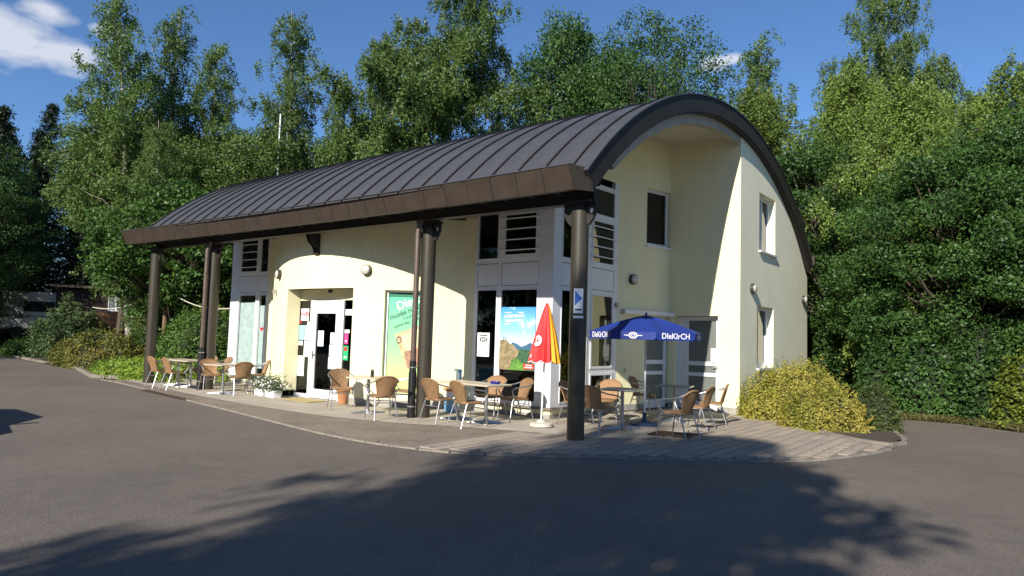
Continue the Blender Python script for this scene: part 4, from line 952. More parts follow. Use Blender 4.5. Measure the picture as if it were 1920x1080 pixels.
for i, (x, y, lab) in enumerate(((-9.28, .22, 'white flower box at the left foot of the entrance wall'), (-8.72, .16, 'white flower box nearer the entrance door'))):
    t_ = empty('flower_box', (x, y, .012), R_(-10), lab, 'flower box', 'flower boxes by the entrance')
    q = MB(); q.hexa([(-.24, -.09, 0), (.24, -.09, 0), (.24, .09, 0), (-.24, .09, 0), (-.27, -.11, .17), (.27, -.11, .17), (.27, .11, .17), (-.27, .11, .17)]); q.build('box', whitem, t_, bevel=.008)
    C = rg.normal(size=(900, 3))*np.array([.19, .11, .10])+np.array([0, 0, .30]); C = C[C[:, 2] > .12]
    o = bpy.data.objects.new('foliage', mesh_np('foliage', leaf_cloud_quads(C, unit(rg.normal(size=C.shape)+[0, -.3, .7]), .055, rg), [lf_geran])); COL.objects.link(o); o.parent = t_
    C = rg.normal(size=(170, 3))*np.array([.2, .11, .08])+np.array([0, -.04, .30]); o = bpy.data.objects.new('blossom', mesh_np('blossom', leaf_cloud_quads(C, unit(rg.normal(size=C.shape)+[0, -.6, .6]), .045, rg, aspect=.9), [petal if i == 0 else petal])); COL.objects.link(o); o.parent = t_
pt = empty('plant_pot', (-6.52, .50, .018), 0, 'terracotta pot standing beside the chair at the entrance', 'pot')
q = MB(); q.lathe([(.10, 0), (.15, .30), (.17, .30), (.172, .36), (.15, .36), (.14, .32)], (0, 0, 0), 20); q.build('pot', terra, pt, True)
q = MB(); q.lathe([(.145, .33), (.01, .335)], (0, 0, 0), 20); q.build('soil', earth, pt)
o = empty('door_mat', (-7.65, .28, .018), 0, 'yellow brown mat lying in front of the entrance door', 'mat'); q = MB(); q.box((0, 0, .006), (1.0, .5, .012)); q.build('mat', mat('coir', (.42, .33, .12), .95, var=.2, vscale=30), o)
# --- light blue plastic cleaning stand by the wall
bs = empty('blue_bin_stand', (-3.98, 1.38, .012), R_(-35), 'light blue plastic bin with tray against the wall behind the middle column', 'bin')
lb = mat('light_blue_plastic', (.16, .44, .72), .35)
q = MB(); q.prism(rrect(.34, .30, .06), 0, .26); q.build('base_bin', lb, bs, bevel=.01)
q = MB(); q.prism(rrect(.36, .32, .05), .26, .44); q.build('white_box', whitem, bs, bevel=.01)
q = MB(); q.prism(rrect(.40, .34, .06), .44, .50); q.build('orange_tray', mat('orange_plastic', (.62, .22, .04), .4), bs, bevel=.01)
q = MB(); q.box((0, .12, .70), (.36, .05, .40)); q.box((0, .10, .88), (.42, .09, .06)); q.build('back_panel', lb, bs, bevel=.015)
q = MB(); q.box((0, .0, .60), (.34, .10, .05)); q.build('navy_bar', mat('navy_plastic', (.02, .025, .12), .4), bs, bevel=.01)
# --- red and yellow closed parasol
rp = empty('closed_parasol', (-1.24, .80, .012), 0, 'closed red and yellow parasol with white ring emblem left of the right column', 'parasol')
q = MB(); q.lathe([(.20, 0), (.22, .02), (.21, .07), (.10, .085), (.06, .13), (.03, .135)], (0, 0, 0), 28); q.build('base', mat('stone_base', (.5, .47, .4), .9, var=.12, vscale=8), rp, True)
q = MB(); q.tube([(0, 0, .13), (.035, 0, 1.2), (.07, 0, 2.25)], .017, 10); q.build('pole', whitem, rp, True)
q = MB(); q.tube([(.07, 0, 2.22), (.072, 0, 2.31)], [.03, .012], 8); q.build('tip', whitem, rp, True)
redc, yelc = mat('red_cloth', (.72, .035, .035), .7, bump=.15, bscale=25), mat('yellow_cloth', (.85, .37, .01), .7, bump=.15, bscale=25)
npan = 8
for k in range(npan):
    q = MB(); nn = 8; vs = []; rows = 9
    for j in range(rows):
        v = j/(rows-1); z = 2.28-1.06*v; rad = .025+.285*v**.85
        for i in range(nn+1):
            a = 2*math.pi*(k+i/nn)/npan+.35; pleat = 1-.20*v*math.cos(2*math.pi*i/nn)**2 if True else 1
            zz = z-(.05*v*math.sin(math.pi*i/nn) if j == rows-1 else 0)
            vs.append((.07-.03*v+rad*pleat*math.cos(a), rad*pleat*math.sin(a), zz))
    fs_ = [(j*(nn+1)+i, j*(nn+1)+i+1, (j+1)*(nn+1)+i+1, (j+1)*(nn+1)+i) for j in range(rows-1) for i in range(nn)]
    q.add(vs, fs_)
    isred = k in (3, 4, 5, 6); pn = q.build('cloth_panel', redc if isred else yelc, rp, True)
    q = MB(); q.tube([vs[(rows-1)*(nn+1)+i] for i in range(nn+1)], .008, 5); q.build('hem', whitem if isred else yelc, pn)
def on_cone(rp_, ang, v): rad = .025+.285*v**.85+.012; return Vector((.07-.03*v+rad*math.cos(ang), rad*math.sin(ang), 2.28-1.06*v))
camang = math.atan2(-9.86-.8, 6.17+1.24)
for r0, r1 in ((.085, .060), (.047, .026)):
    q = MB(); n = 22
    for k in range(n):
        a, b_ = 2*math.pi*k/n, 2*math.pi*(k+1)/n
        if 2.3 < a < 3.6 and r0 > .06: continue
        P_ = [on_cone(None, camang-.66+rr*1.0*math.cos(w_)/.24, .66-rr*math.sin(w_)/1.06*1.15) for rr, w_ in ((r0, a), (r0, b_), (r1, b_), (r1, a))]
        q.quad(*P_)
    q.build('emblem', whitem, rp)
for k, ch_ in enumerate('A'):
    o = text_mesh(ch_, .10, whitem, 'lettering', offset=.002); a = camang-1.0; p = on_cone(None, a, .93); nrm = Vector((math.cos(a), math.sin(a), .28)).normalized(); X = Vector((-math.sin(a), math.cos(a), 0)); Y = nrm.cross(X)
    mm = Matrix.Identity(4)
    for i in range(3): mm[i][0] = X[i]; mm[i][1] = Y[i]; mm[i][2] = nrm[i]; mm[i][3] = p[i]
    o.parent = rp; o.matrix_basis = mm
# --- blue open parasol
bp = empty('blue_parasol', (-.06, 2.62, .012), 0, 'open blue parasol with white lettering over the court tables', 'parasol')
navy, bluec = mat('navy_steel', (.03, .07, .16), .5, .2, var=.3, vscale=12), mat('blue_cloth', (.009, .030, .21), .65, bump=.12, bscale=30)
q = MB(); q.lathe([(.27, 0), (.27, .03), (.10, .06), (.04, .10), (.04, .24)], (0, 0, 0), 28); q.build('base', navy, bp, True)
q = MB(); q.tube([(0, 0, .2), (0, 0, 2.16)], .02, 10); q.build('pole', whitem, bp, True)
q = MB(); q.tube([(0, 0, 2.13), (0, 0, 2.19)], .022, 8); q.build('finial', bluec, bp, True)
ca = math.atan2(-9.86-2.62, 6.17+.06); RB = 1.10; ZT, ZE, ZV = 2.135, 1.80, 1.655
for k in range(8):
    am = ca-R_(13)+k*R_(45); a0, a1 = am-R_(22.5), am+R_(22.5)
    q = MB(); rows, nn = 7, 4; vs = []
    for j in range(rows):
        v = j/(rows-1); z = ZT-(ZT-ZE)*(v**1.25)-.035*math.sin(math.pi*v)*0; rad = .02+(RB-.02)*v
        for i in range(nn+1):
            t_ = i/nn; pa_ = Vector((math.cos(a0), math.sin(a0)))*rad; pb_ = Vector((math.cos(a1), math.sin(a1)))*rad; p = pa_.lerp(pb_, t_)
            sag = .05*math.sin(math.pi*t_)*math.sin(math.pi*min(1, v*.9)); vs.append((p.x, p.y, z-sag))
    q.add(vs, [(j*(nn+1)+i, j*(nn+1)+i+1, (j+1)*(nn+1)+i+1, (j+1)*(nn+1)+i) for j in range(rows-1) for i in range(nn)]); q.build('canopy_panel', bluec, bp, True)
    # valance with rounded lower corners
    pa_ = Vector((math.cos(a0), math.sin(a0)))*RB; pb_ = Vector((math.cos(a1), math.sin(a1)))*RB; W_ = (pb_-pa_).length
    fv = Fr(pa_, pb_, (math.cos(am), math.sin(am)))
    pr = [(0, ZE), (W_, ZE), (W_, ZV+.06)]+[(W_-.06+.06*math.cos(R_(x_)), ZV+.06-.06*math.sin(R_(x_))) for x_ in (30, 60, 90)]+[(.06-.06*math.sin(R_(x_)), ZV+.06-.06*math.cos(R_(x_))) for x_ in (0, 30, 60)]+[(0, ZV+.06)]
    q = MB(); q.poly([fv.P(u_, z_, .004) for u_, z_ in pr]); q.poly([fv.P(u_, z_, .0) for u_, z_ in reversed(pr)])
    va = q.build('valance', bluec, bp)
    flip = Fr((pa_.x, pa_.y), (pb_.x, pb_.y), (math.cos(am), math.sin(am)))
    if k % 2:
        place(text_mesh('DIeKIrCH', .145, whitem, 'lettering', offset=.0028, space=1.0), flip, W_/2, ZV+.075, .007, va)
    else:
        oval(flip, W_/2, ZV+.075, .085, .062, .007, .32, 'emblem', whitem, va); oval(flip, W_/2, ZV+.075, .04, .03, .007, .4, 'emblem', whitem, va)
        q = MB(); flip.box(q, W_/2-.17, W_/2-.09, ZV+.068, ZV+.084, .005, .007); flip.box(q, W_/2+.09, W_/2+.17, ZV+.068, ZV+.084, .005, .007); q.build('emblem_bar', whitem, va)
    q = MB(); q.tube([(0, 0, ZT-.05), (RB*.98*math.cos(a0), RB*.98*math.sin(a0), ZE-.012)], .008, 5); q.build('rib', whitem, bp)

# ------------------------------------------------------------------ plants
lf_birch = leafmat('leaf_birch', (.058, .112, .026), (.165, .245, .06)); lf_birch2 = leafmat('leaf_birch_pale', (.085, .145, .026), (.22, .30, .06))
lf_oak = leafmat('leaf_oak', (.026, .068, .018), (.085, .165, .036)); lf_horn = leafmat('leaf_hornbeam', (.022, .064, .016), (.085, .17, .034))
lf_cherry = leafmat('leaf_cherry', (.022, .062, .012), (.085, .165, .028), (.2, .07, .03)); lf_spruce = leafmat('leaf_spruce', (.010, .020, .009), (.03, .052, .018), trans=.1)  # spruce greens darkened in place of the deep shade there
lf_yellow = leafmat('leaf_golden', (.13, .20, .02), (.70, .56, .13), (.60, .28, .10)); lf_red = leafmat('leaf_russet', (.065, .115, .02), (.24, .19, .04), (.36, .13, .05))
lf_cover = leafmat('leaf_cover', (0.078, 0.155, 0.019), (0.295, 0.403, 0.046)); lf_bush = leafmat('leaf_bush', (.035, .085, .016), (.13, .22, .035)); lf_varieg = leafmat('leaf_variegated', (0.062, 0.116, 0.019), (0.217, 0.248, 0.031), (0.589, 0.496, 0.124))
lf_jun = leafmat('leaf_juniper', (0.031, 0.054, 0.016), (0.109, 0.139, 0.031)); lf_pine = leafmat('leaf_pine', (.03, .062, .022), (.095, .14, .045), trans=.1)
def nrm_up(rng, n, upb=.6, out=None, ob=0.):
    v = rng.normal(size=(n, 3)); v[:, 2] += upb
    if out is not None: v += out*ob
    return unit(v)
def tree_obj(name, crown_me, wood_me, loc, rz, sc, label, cat='tree', group=None, parts=('crown', 'trunk')):
    t_ = empty(name, loc, rz, label, cat, group); t_.scale = sc if isinstance(sc, tuple) else (sc, sc, sc)
    for nm, me_ in zip(parts, (crown_me, wood_me)):
        if me_ is None: continue
        o_ = bpy.data.objects.new(nm, me_); COL.objects.link(o_); o_.parent = t_
    return t_
def wood_mesh(q, mtl):
    o_ = q.build('trunk', mtl, None, True); me_ = o_.data; bpy.data.objects.remove(o_); return me_
def birch(seed, h=16., w=2.6, lean=(0, 0), stems=1, leaf=.115, nb=74, per=120, bare=.12, top=.45, mtl=None):
    rng = np.random.default_rng(seed); q = MB(); LC = []
    for s_ in range(stems):
        hh = h*(1-.10*s_)*(1 if s_ == 0 else rng.uniform(.85, 1)); az0 = rng.uniform(0, 6.28); spread = 0 if stems == 1 else w*.42
        def tp(t_):
            return np.array([lean[0]*t_**1.5+spread*math.cos(az0+s_*2.1)*t_**.8+.18*math.sin(t_*5+seed), lean[1]*t_**1.5+spread*math.sin(az0+s_*2.1)*t_**.8+.18*math.cos(t_*4+seed), hh*t_])
        ts = np.linspace(0, 1, 14); q.tube([tp(t_) for t_ in ts], [max(.012, .17*(1-t_)**.8) for t_ in ts], 7, False)
        n_b = int(nb/stems*(1.35 if stems > 1 else 1))
        for b_ in range(n_b):
            t_ = bare+(.985-bare)*((b_+rng.uniform(0, 1))/n_b); az = b_*2.4+rng.uniform(-.5, .5)
            prof = (min(1, (1-t_)/(1-top))**.75)*(.55+.45*min(1, (t_-bare)/.25)) if t_ > top else .6+.4*(t_-bare)/(top-bare+1e-6)
            Lb = w*prof*rng.uniform(.5, 1.3)+.25; el = R_(rng.uniform(25, 55)); p0 = tp(t_); d = np.array([math.cos(az)*math.cos(el), math.sin(az)*math.cos(el), math.sin(el)])
            pts = []
            for j in range(6):
                u_ = j/5; p = p0+d*Lb*u_+np.array([0, 0, -.28*Lb*u_**2.2])+rng.normal(size=3)*.04*Lb*u_; pts.append(p)
            q.tube(pts, [max(.006, .035*(1-.85*j/5)*(1.1-t_)) for j in range(6)], 4, False)
            nc = max(3, int(Lb*3.6))
            for c_ in range(nc):
                u_ = .25+.75*(c_+rng.uniform(0, 1))/nc; k_ = min(4, int(u_*5)); p = pts[k_]+(pts[k_+1]-pts[k_])*(u_*5-k_)+rng.normal(size=3)*.16
                droop = rng.uniform(.35, 1.0); n_ = int(per*rng.uniform(.5, 1.2)*.5)
                for tw in range(2):
                    s0 = p+rng.normal(size=3)*np.array([.18, .18, .08]); tt = rng.uniform(0, 1, n_)[:, None]
                    swing = rng.normal(size=3)*np.array([.22, .22, 0])
                    LC.append(s0+np.array([0, 0, -1.])*droop*tt+swing*tt+rng.normal(size=(n_, 3))*.085)
    C = np.concatenate(LC); V = leaf_cloud_quads(C, nrm_up(rng, len(C), .35), leaf, rng)
    return mesh_np('crown', V, [mtl or lf_birch]), wood_mesh(q, birchb)
def broad(seed, h=11., w=4., leaf=.15, nclump=150, per=130, z0=.12, mtl=None, csize=.62, trunk_r=.2, shell=.55, conic=0.):
    """round crowned tree: leafy clumps carried by limbs through the crown volume"""
    rng = np.random.default_rng(seed); q = MB(); ts = np.linspace(0, 1, 8)
    q.tube([(.1*math.sin(3*t_), .1*math.cos(3*t_), h*.78*t_) for t_ in ts], [trunk_r*(1-.75*t_) for t_ in ts], 8, False)
    LC, LN = [], []
    for k_ in range(nclump):
        d = rng.normal(size=3); d /= np.linalg.norm(d); rr = rng.uniform(shell, 1)**.7; zz = (d[2]*rr*.5+.5)
        wz = 1-conic*zz
        lump = 1+.16*math.sin(3*math.atan2(d[1], d[0])+seed)+.12*math.sin(5*d[2]*3+seed*2)
        c = np.array([d[0]*rr*w*wz*lump, d[1]*rr*w*wz*lump, h*(z0+(1-z0)*zz)]); cs = csize*rng.uniform(.6, 1.35)
        n_ = int(per*rng.uniform(.6, 1.3)); o_ = rng.normal(size=(n_, 3)); o_ = unit(o_)*(rng.uniform(.25, 1, n_)**.5)[:, None]*cs*np.array([1, 1, .62])
        LC.append(c+o_); LN.append(nrm_up(rng, n_, .7, unit(o_), .8))
        if k_ % 2 == 0:
            b0 = np.array([0, 0, max(h*.10, c[2]*.6)]); q.tube([b0, b0*.45+c*.55+np.array([0, 0, -.2]), c], [.05, .03, .01], 4, False)
    C = np.concatenate(LC); V = leaf_cloud_quads(C, np.concatenate(LN), leaf, rng)
    return mesh_np('crown', V, [mtl or lf_oak]), wood_mesh(q, bark)
def spruce(seed, h=14., w=2.6, mtl=None):
    rng = np.random.default_rng(seed); q = MB(); q.tube([(0, 0, 0), (0, 0, h)], [.2, .01], 7, False); LC, LN = [], []
    z = h*.04
    while z < h*.985:
        f_ = 1-z/h; nbr = 7
        for k_ in range(nbr):
            az = rng.uniform(0, 6.28); Lb = w*(f_**.85)*rng.uniform(.7, 1.1)+.12; n_ = int(26+70*Lb/w)
            u_ = rng.uniform(0, 1, n_)[:, None]; d = np.array([math.cos(az), math.sin(az), 0])
            p = np.array([0, 0, z])+d*Lb*u_+np.array([0, 0, 1.])*(-.42*Lb*u_+.28*Lb*u_**2.5)+rng.normal(size=(n_, 3))*np.array([.14, .14, .10])*(.4+.6*u_)
            side = np.array([-d[1], d[0], 0]); p += side*rng.normal(size=(n_, 1))*.18*Lb*(1-.5*u_)*.6
            LC.append(p); LN.append(nrm_up(rng, n_, .9))
        z += h*.022*(.7+.6*f_)
    C = np.concatenate(LC); V = leaf_cloud_quads(C, np.concatenate(LN), .20, rng, aspect=.36)
    return mesh_np('crown', V, [mtl or lf_spruce]), wood_mesh(q, bark)
def shrub(seed, size, n, leaf, mtl, lump=.16, aspect=.55, spikes=0, flat_bottom=True, ob=1.0, fill=(.02, .03, .012), freq=3.):
    """dense bush: leaves over an uneven dome, solid dark core inside for the shaded twigs"""
    rng = np.random.default_rng(seed); d = unit(rng.normal(size=(n, 3)))
    if flat_bottom: d[:, 2] = np.abs(d[:, 2])*1.0-.06
    az = np.arctan2(d[:, 1], d[:, 0]); ph = rng.uniform(0, 6.28, 8)
    def lumpf(d_, az_): return 1+lump*(np.sin(freq*az_+ph[0])*np.cos(2.3*d_[:, 2]+ph[1])+.6*np.sin(2*freq*az_+ph[2]+3*d_[:, 2])+.45*np.sin(3.7*freq*az_+ph[3])*np.sin(7*d_[:, 2]+ph[4]))
    r_ = lumpf(d, az)*(.86+.16*rng.random(n)**.6); S_ = np.array(size)
    C = d*r_[:, None]*S_+rng.normal(size=(n, 3))*leaf*.7
    if spikes:
        k_ = n//4; idx = rng.integers(0, n, spikes); base = C[idx]; j = rng.integers(0, spikes, k_); t_ = rng.random(k_)[:, None]; tips = unit(rng.normal(size=(spikes, 3))*.35+d[idx]*.4+[0, 0, .9])*rng.uniform(.12, .38, (spikes, 1))
        C = np.concatenate([C, base[j]+tips[j]*t_+rng.normal(size=(k_, 3))*leaf*.4]); d = np.concatenate([d, unit(tips[j])])
    C[:, 2] = np.maximum(C[:, 2], .02)
    V = leaf_cloud_quads(C, nrm_up(rng, len(C), .35, d, ob), leaf, rng, aspect=aspect)
    q = MB(); nu, nv_ = 20, 7; vs = []  # closed core, coloured dark as twigs in shade, blocks the view through
    for j in range(nv_):
        el = R_(-4+92*j/(nv_-1)); dd = np.array([[math.cos(2*math.pi*i/nu)*math.cos(el), math.sin(2*math.pi*i/nu)*math.cos(el), math.sin(el)] for i in range(nu)])
        rr = lumpf(dd, np.arctan2(dd[:, 1], dd[:, 0]))*.84; vs += [tuple(v) for v in dd*rr[:, None]*S_]
    q.add(vs, [(j*nu+i, j*nu+(i+1) % nu, (j+1)*nu+(i+1) % nu, (j+1)*nu+i) for j in range(nv_-1) for i in range(nu)])
    return mesh_np('foliage', V, [mtl]), wood_mesh(q, mat('shaded_twigs_%d' % int(fill[1]*1000), fill, .95, var=.4, vscale=14, bump=1.0, bscale=25))
def put_shrub(name, label, loc, rz, size, n, leaf, mtl, seed, cat='shrub', **k):
    f_, w_ = shrub(seed, size, n, leaf, mtl, **k); return tree_obj(name, f_, w_, loc, rz, 1., label, cat, None, ('foliage', 'shaded_twigs'))

# shrubs on the right of the building
put_shrub('golden_shrub', 'large golden yellow shrub beside the gable wall', (1.5, 6.35, .0), .2, (.92, .92, .98), 17000, .048, lf_yellow, 11, spikes=120, lump=.17)
put_shrub('golden_shrub', 'golden yellow shrub at the kerb, nearest the paving', (2.62, 5.2, .0), .9, (.82, .78, .80), 16000, .048, lf_yellow, 12, spikes=50, lump=.12)
put_shrub('golden_shrub', 'small tall golden shrub with red tips under the gable window', (1.65, 7.35, .0), .9, (.95, .9, 1.22), 13000, .05, lf_yellow, 13, spikes=200, lump=.14)
put_shrub('juniper', 'dark green juniper at the right end of the golden shrubs', (3.45, 5.85, .0), 0, (.42, .46, .92), 4500, .07, lf_jun, 14, aspect=.3)
# left planting bed
put_shrub('ground_cover', 'bright green ground cover spreading along the left kerb', (-17.6, 1.15, .0), R_(-6), (3.1, 1.3, .55), 15000, .085, lf_cover, 21, lump=.1, freq=5.)
put_shrub('ground_cover', 'bright green ground cover between the left column and the bay', (-14.9, 2.0, .0), R_(10), (1.3, 1.1, .50), 5000, .085, lf_cover, 22, lump=.1)
put_shrub('russet_shrub', 'russet brown shrub behind the bright ground cover', (-22.6, 1.9, .0), R_(10), (2.3, 1.2, 1.35), 9500, .095, lf_red, 23, spikes=90)
put_shrub('russet_shrub', 'low russet green shrub at the left end of the bed', (-24.9, 2.0, .0), R_(10), (1.5, .8, .8), 4500, .095, lf_red, 24, spikes=30)
put_shrub('green_bush', 'big rounded green bush behind the two left columns', (-18.6, 4.0, .0), 0, (2.3, 2.0, 2.45), 15000, .10, lf_bush, 25, spikes=160, lump=.1)
put_shrub('green_bush', 'dark green bush against the left wall of the building', (-15.2, 4.6, .0), 0, (1.35, 1.5, 2.3), 7000, .10, lf_bush, 26, lump=.1)
put_shrub('green_bush', 'leafy low bush under the white birch trunk', (-22.2, 3.9, .0), 0, (1.6, 1.3, 1.75), 6500, .12, lf_cherry, 27)
# mugo pine: a cluster of upright needle tufts
def mugo(seed):
    rng = np.random.default_rng(seed); LC, LN = [], []; q = MB()
    for k_ in range(46):
        az, rr = rng.uniform(0, 6.28), rng.uniform(0, 1)**.6; base = np.array([math.cos(az)*rr*1.9, math.sin(az)*rr*1.3, 0]); hh = (3.3-1.5*rr)*rng.uniform(.75, 1.08)
        q.tube([base*.3, base*.8+[0, 0, hh*.5], base+[0, 0, hh]], [.05, .03, .01], 4, False); n_ = 520
        t_ = rng.uniform(.12, 1, n_); rad = .27*(1.15-t_*.75); p = base[None]*(.75+.25*t_[:, None])+np.c_[rng.normal(size=n_)*rad, rng.normal(size=n_)*rad, hh*t_]; LC.append(p); LN.append(nrm_up(rng, n_, .2))
    C = np.concatenate(LC); return mesh_np('foliage', leaf_cloud_quads(C, np.concatenate(LN), .15, rng, aspect=.3), [lf_pine]), wood_mesh(q, bark)
mf, mw = mugo(31); tree_obj('mountain_pine', mf, mw, (-27.2, 2.3, 0), .3, (.98, .95, .90), 'dark bushy mountain pine at the left end of the bed', 'shrub', None, ('foliage', 'stems'))
put_shrub('clipped_bush', 'small clipped round bush at the far left roadside', (-33.2, 2.5, 0), 0, (.8, .8, .85), 3000, .09, lf_bush, 33, lump=.04)

# trees
print('trees')
B1, B2, B3, B4 = birch(1, 16, 2.9), birch(2, 16.5, 3.2, top=.35), birch(3, 16, 2.9, lean=(-1.2, -1.6)), birch(4, 18.5, 5.0, stems=3, nb=150, per=125, leaf=.125, bare=.1, top=.6)
BP = birch(5, 12, 3.3, mtl=lf_birch2, nb=110, per=130, leaf=.105, bare=.06, top=.5)
def bt(me_, loc, rz, sc, label, name='birch_tree', group='birches behind the building'): return tree_obj(name, me_[0], me_[1], loc, rz, sc, label, 'tree', group)
bt(B3, (-26.2, 4.6, .6), 0.3, 1.0, 'birch leaning left into the cloud, left of the roof')
bt(B1, (-28.0, 6.7, .8), 1.2, 1.04, 'slender birch just right of the leaning one')
bt(B2, (-26.3, 7.9, .6), 2.2, .93, 'shorter birch third from the left')
bt(B1, (-22.1, 9.0, .0), 4.0, 1.05, 'pointed birch above the flagpole')
bt(B2, (-24.3, 10.6, .0), 5.1, .80, 'low birch between the pointed birch and the third one')
bt(B4, (-17.1, 12.6, 0), 1.0, (1.0, 1.0, 1.08), 'biggest many stemmed birch above the middle of the roof')
bt(B2, (-20.0, 13.5, 0), .7, .74, 'low birch left of the biggest birch')
bt(B1, (-19.3, 10.4, 0), .2, .84, 'short birch just above the roof, right of the flagpole')
bt(B1, (-4.8, 24.4, 0), .5, 1.06, 'birch with drooping top to the right of the roof peak')
bt(B4, (1.4, 23.8, 0), 2.6, (.72, .72, 1.02), 'tallest birch on the right, cut by the top of the picture')
bt(BP, (-3.0, 18.7, 0), 0, 1.02, 'pale green birch rising directly behind the roof verge', 'birch_tree')
bt(BP, (-.2, 19.4, 0), 2., 1.04, 'pale birch between the roof verge and the tallest right birch', 'birch_tree')
bt(BP, (4.9, 16.3, 0), 4., .82, 'pale birch in the hedge near the right edge', 'birch_tree')
bt(BP, (3.2, 19.5, 0), 5.2, .92, 'pale birch at the foot of the tallest right birch', 'birch_tree')
bt(BP, (8.2, 16.8, 0), 1.3, .84, 'pale birch at the right edge of the picture', 'birch_tree')
O1, O2 = broad(41, 17, 5.0, nclump=430, per=170, csize=.85, leaf=.145), broad(42, 11, 3.6, nclump=300, per=210, mtl=lf_birch, z0=.05, csize=.7, leaf=.12)
PN = broad(43, 17.5, 4.4, nclump=420, per=170, csize=.75, leaf=.14, conic=.5, z0=.06, mtl=lf_oak)
H1, H2 = broad(44, 7.6, 2.1, nclump=320, per=390, mtl=lf_horn, z0=.0, csize=.58, leaf=.078, shell=.72), broad(45, 7.2, 2.2, nclump=320, per=340, mtl=lf_horn, z0=.0, csize=.52, leaf=.09, shell=.74)
O3 = broad(47, 12.5, 3.5, nclump=260, per=200, mtl=lf_birch, z0=.42, csize=.72, leaf=.125)
CHR = broad(46, 7.4, 2.9, nclump=190, per=130, mtl=lf_cherry, z0=.25, csize=.55, leaf=.17)
bt(PN, (-12.6, 18.6, 0), 0, 1.04, 'dark pointed conifer like tree right of the biggest birch', 'dark_tree', 'dark trees behind the roof')
bt(O1, (-8.9, 20.8, 0), 1, (.95, .95, 1.02), 'round dark oak behind the roof peak', 'oak_tree', 'dark trees behind the roof')
bt(O1, (-12.4, 23, 0), 2.5, 1.02, 'dark oak standing further back behind the pointed tree', 'oak_tree', 'dark trees behind the roof')
for i, (x, y, s_, lab) in enumerate(((-23.5, 13.5, .98, 'leafy understorey tree left of the flagpole'), (-28.5, 11, 1.0, 'leafy understorey tree below the slender birch'), (-14.5, 17, 1.0, 'leafy understorey tree under the biggest birch'), (-18.5, 17.5, 1.0, 'leafy understorey tree low behind the roof middle'), (-31.4, 7.4, .98, 'leafy tree above the dark cabin'),
        (-25.5, 6.2, .82, 'leafy tree filling the foot of the leaning birch'), (-21.2, 16.5, 1.0, 'leafy tree far behind the flagpole'), (-26.8, 15.5, 1.12, 'leafy tree far behind the third birch'), (-10.5, 17.5, .98, 'leafy tree low behind the roof, left of the oak'), (-24.8, 9.2, 1.08, 'leafy tree between the third and the pointed birch'), (-19.6, 11.8, 1.05, 'leafy tree between the pointed and the biggest birch'), (-29.8, 5.6, 1.0, 'leafy tree left of the leaning birch'))):
    bt(O3 if x < -28 or i == 5 else O2, (x, y, 0), i*1.3, s_, lab, 'understorey_tree', 'understorey trees')
bt(O1, (-35.5, 1.0, 0), 2.0, (.60, .60, .62), 'leafy tree at the left edge in front of the spruces', 'understorey_tree', 'understorey trees')
bt(CHR, (-21.3, 3.9, 0), .3, (.95, .95, 1.0), 'cherry tree with large leaves left of the roof end', 'cherry_tree', 'cherry trees')
bt(CHR, (-18.6, 6.6, 0), 2.1, .86, 'cherry tree seen between the left columns', 'cherry_tree', 'cherry trees')
SP1, SP2 = spruce(51, 14, 3.4), spruce(52, 15, 3.9)
for i, (x, y, s_, lab) in enumerate(((-40, 3.0, .99, 'spruce at the left edge of the picture'), (-39.6, 5.2, 1.02, 'spruce second from the left edge'), (-41, 7.6, 1.0, 'spruce behind the antenna mast'), (-38.2, 9.6, .9, 'spruce right of the antenna mast'), (-44, 3.8, 1.05, 'spruce furthest back at the left edge'), (-36.5, 12.0, .85, 'spruce behind the dark cabin'), (-31, 13.5, .85, 'spruce behind the pale caravan'), (-46, 9, 1., 'spruce deep in the dark wood at left'), (-42.5, 11.5, 1., 'spruce deep in the dark wood behind the cabin'), (-39.5, 14.5, .95, 'spruce deep in the dark wood above the deck fence'), (-34.2, 14.8, .9, 'spruce between the cabin and the pale caravan'), (-37.4, 6.6, .62, 'small spruce in the dark gap behind the mast'), (-48, 2.5, 1.05, 'spruce in the far row at the very left'), (-49, 6, 1.05, 'spruce second in the far row'), (-48, 12.5, 1.05, 'spruce third in the far row'), (-45, 16, 1.0, 'spruce fourth in the far row'), (-41, 18.5, 1.0, 'spruce fifth in the far row'), (-36.5, 18, .95, 'spruce last in the far row'), (-43.5, 6.0, .98, 'spruce filling the gap left of the mast'), (-38.6, 3.4, .8, 'spruce low behind the white caravan'), (-53, 5, 1.1, 'spruce first in the deepest row'), (-53, 9, 1.1, 'spruce second in the deepest row'), (-52, 14, 1.1, 'spruce third in the deepest row'), (-41.5, 9.6, .8, 'spruce between the mast and the dark wood'))):
    bt((SP1, SP2)[i % 2], (x, y, 0), i*.9, s_*(.95 if i % 2 else 1), lab, 'spruce_tree', 'dark spruces on the left')
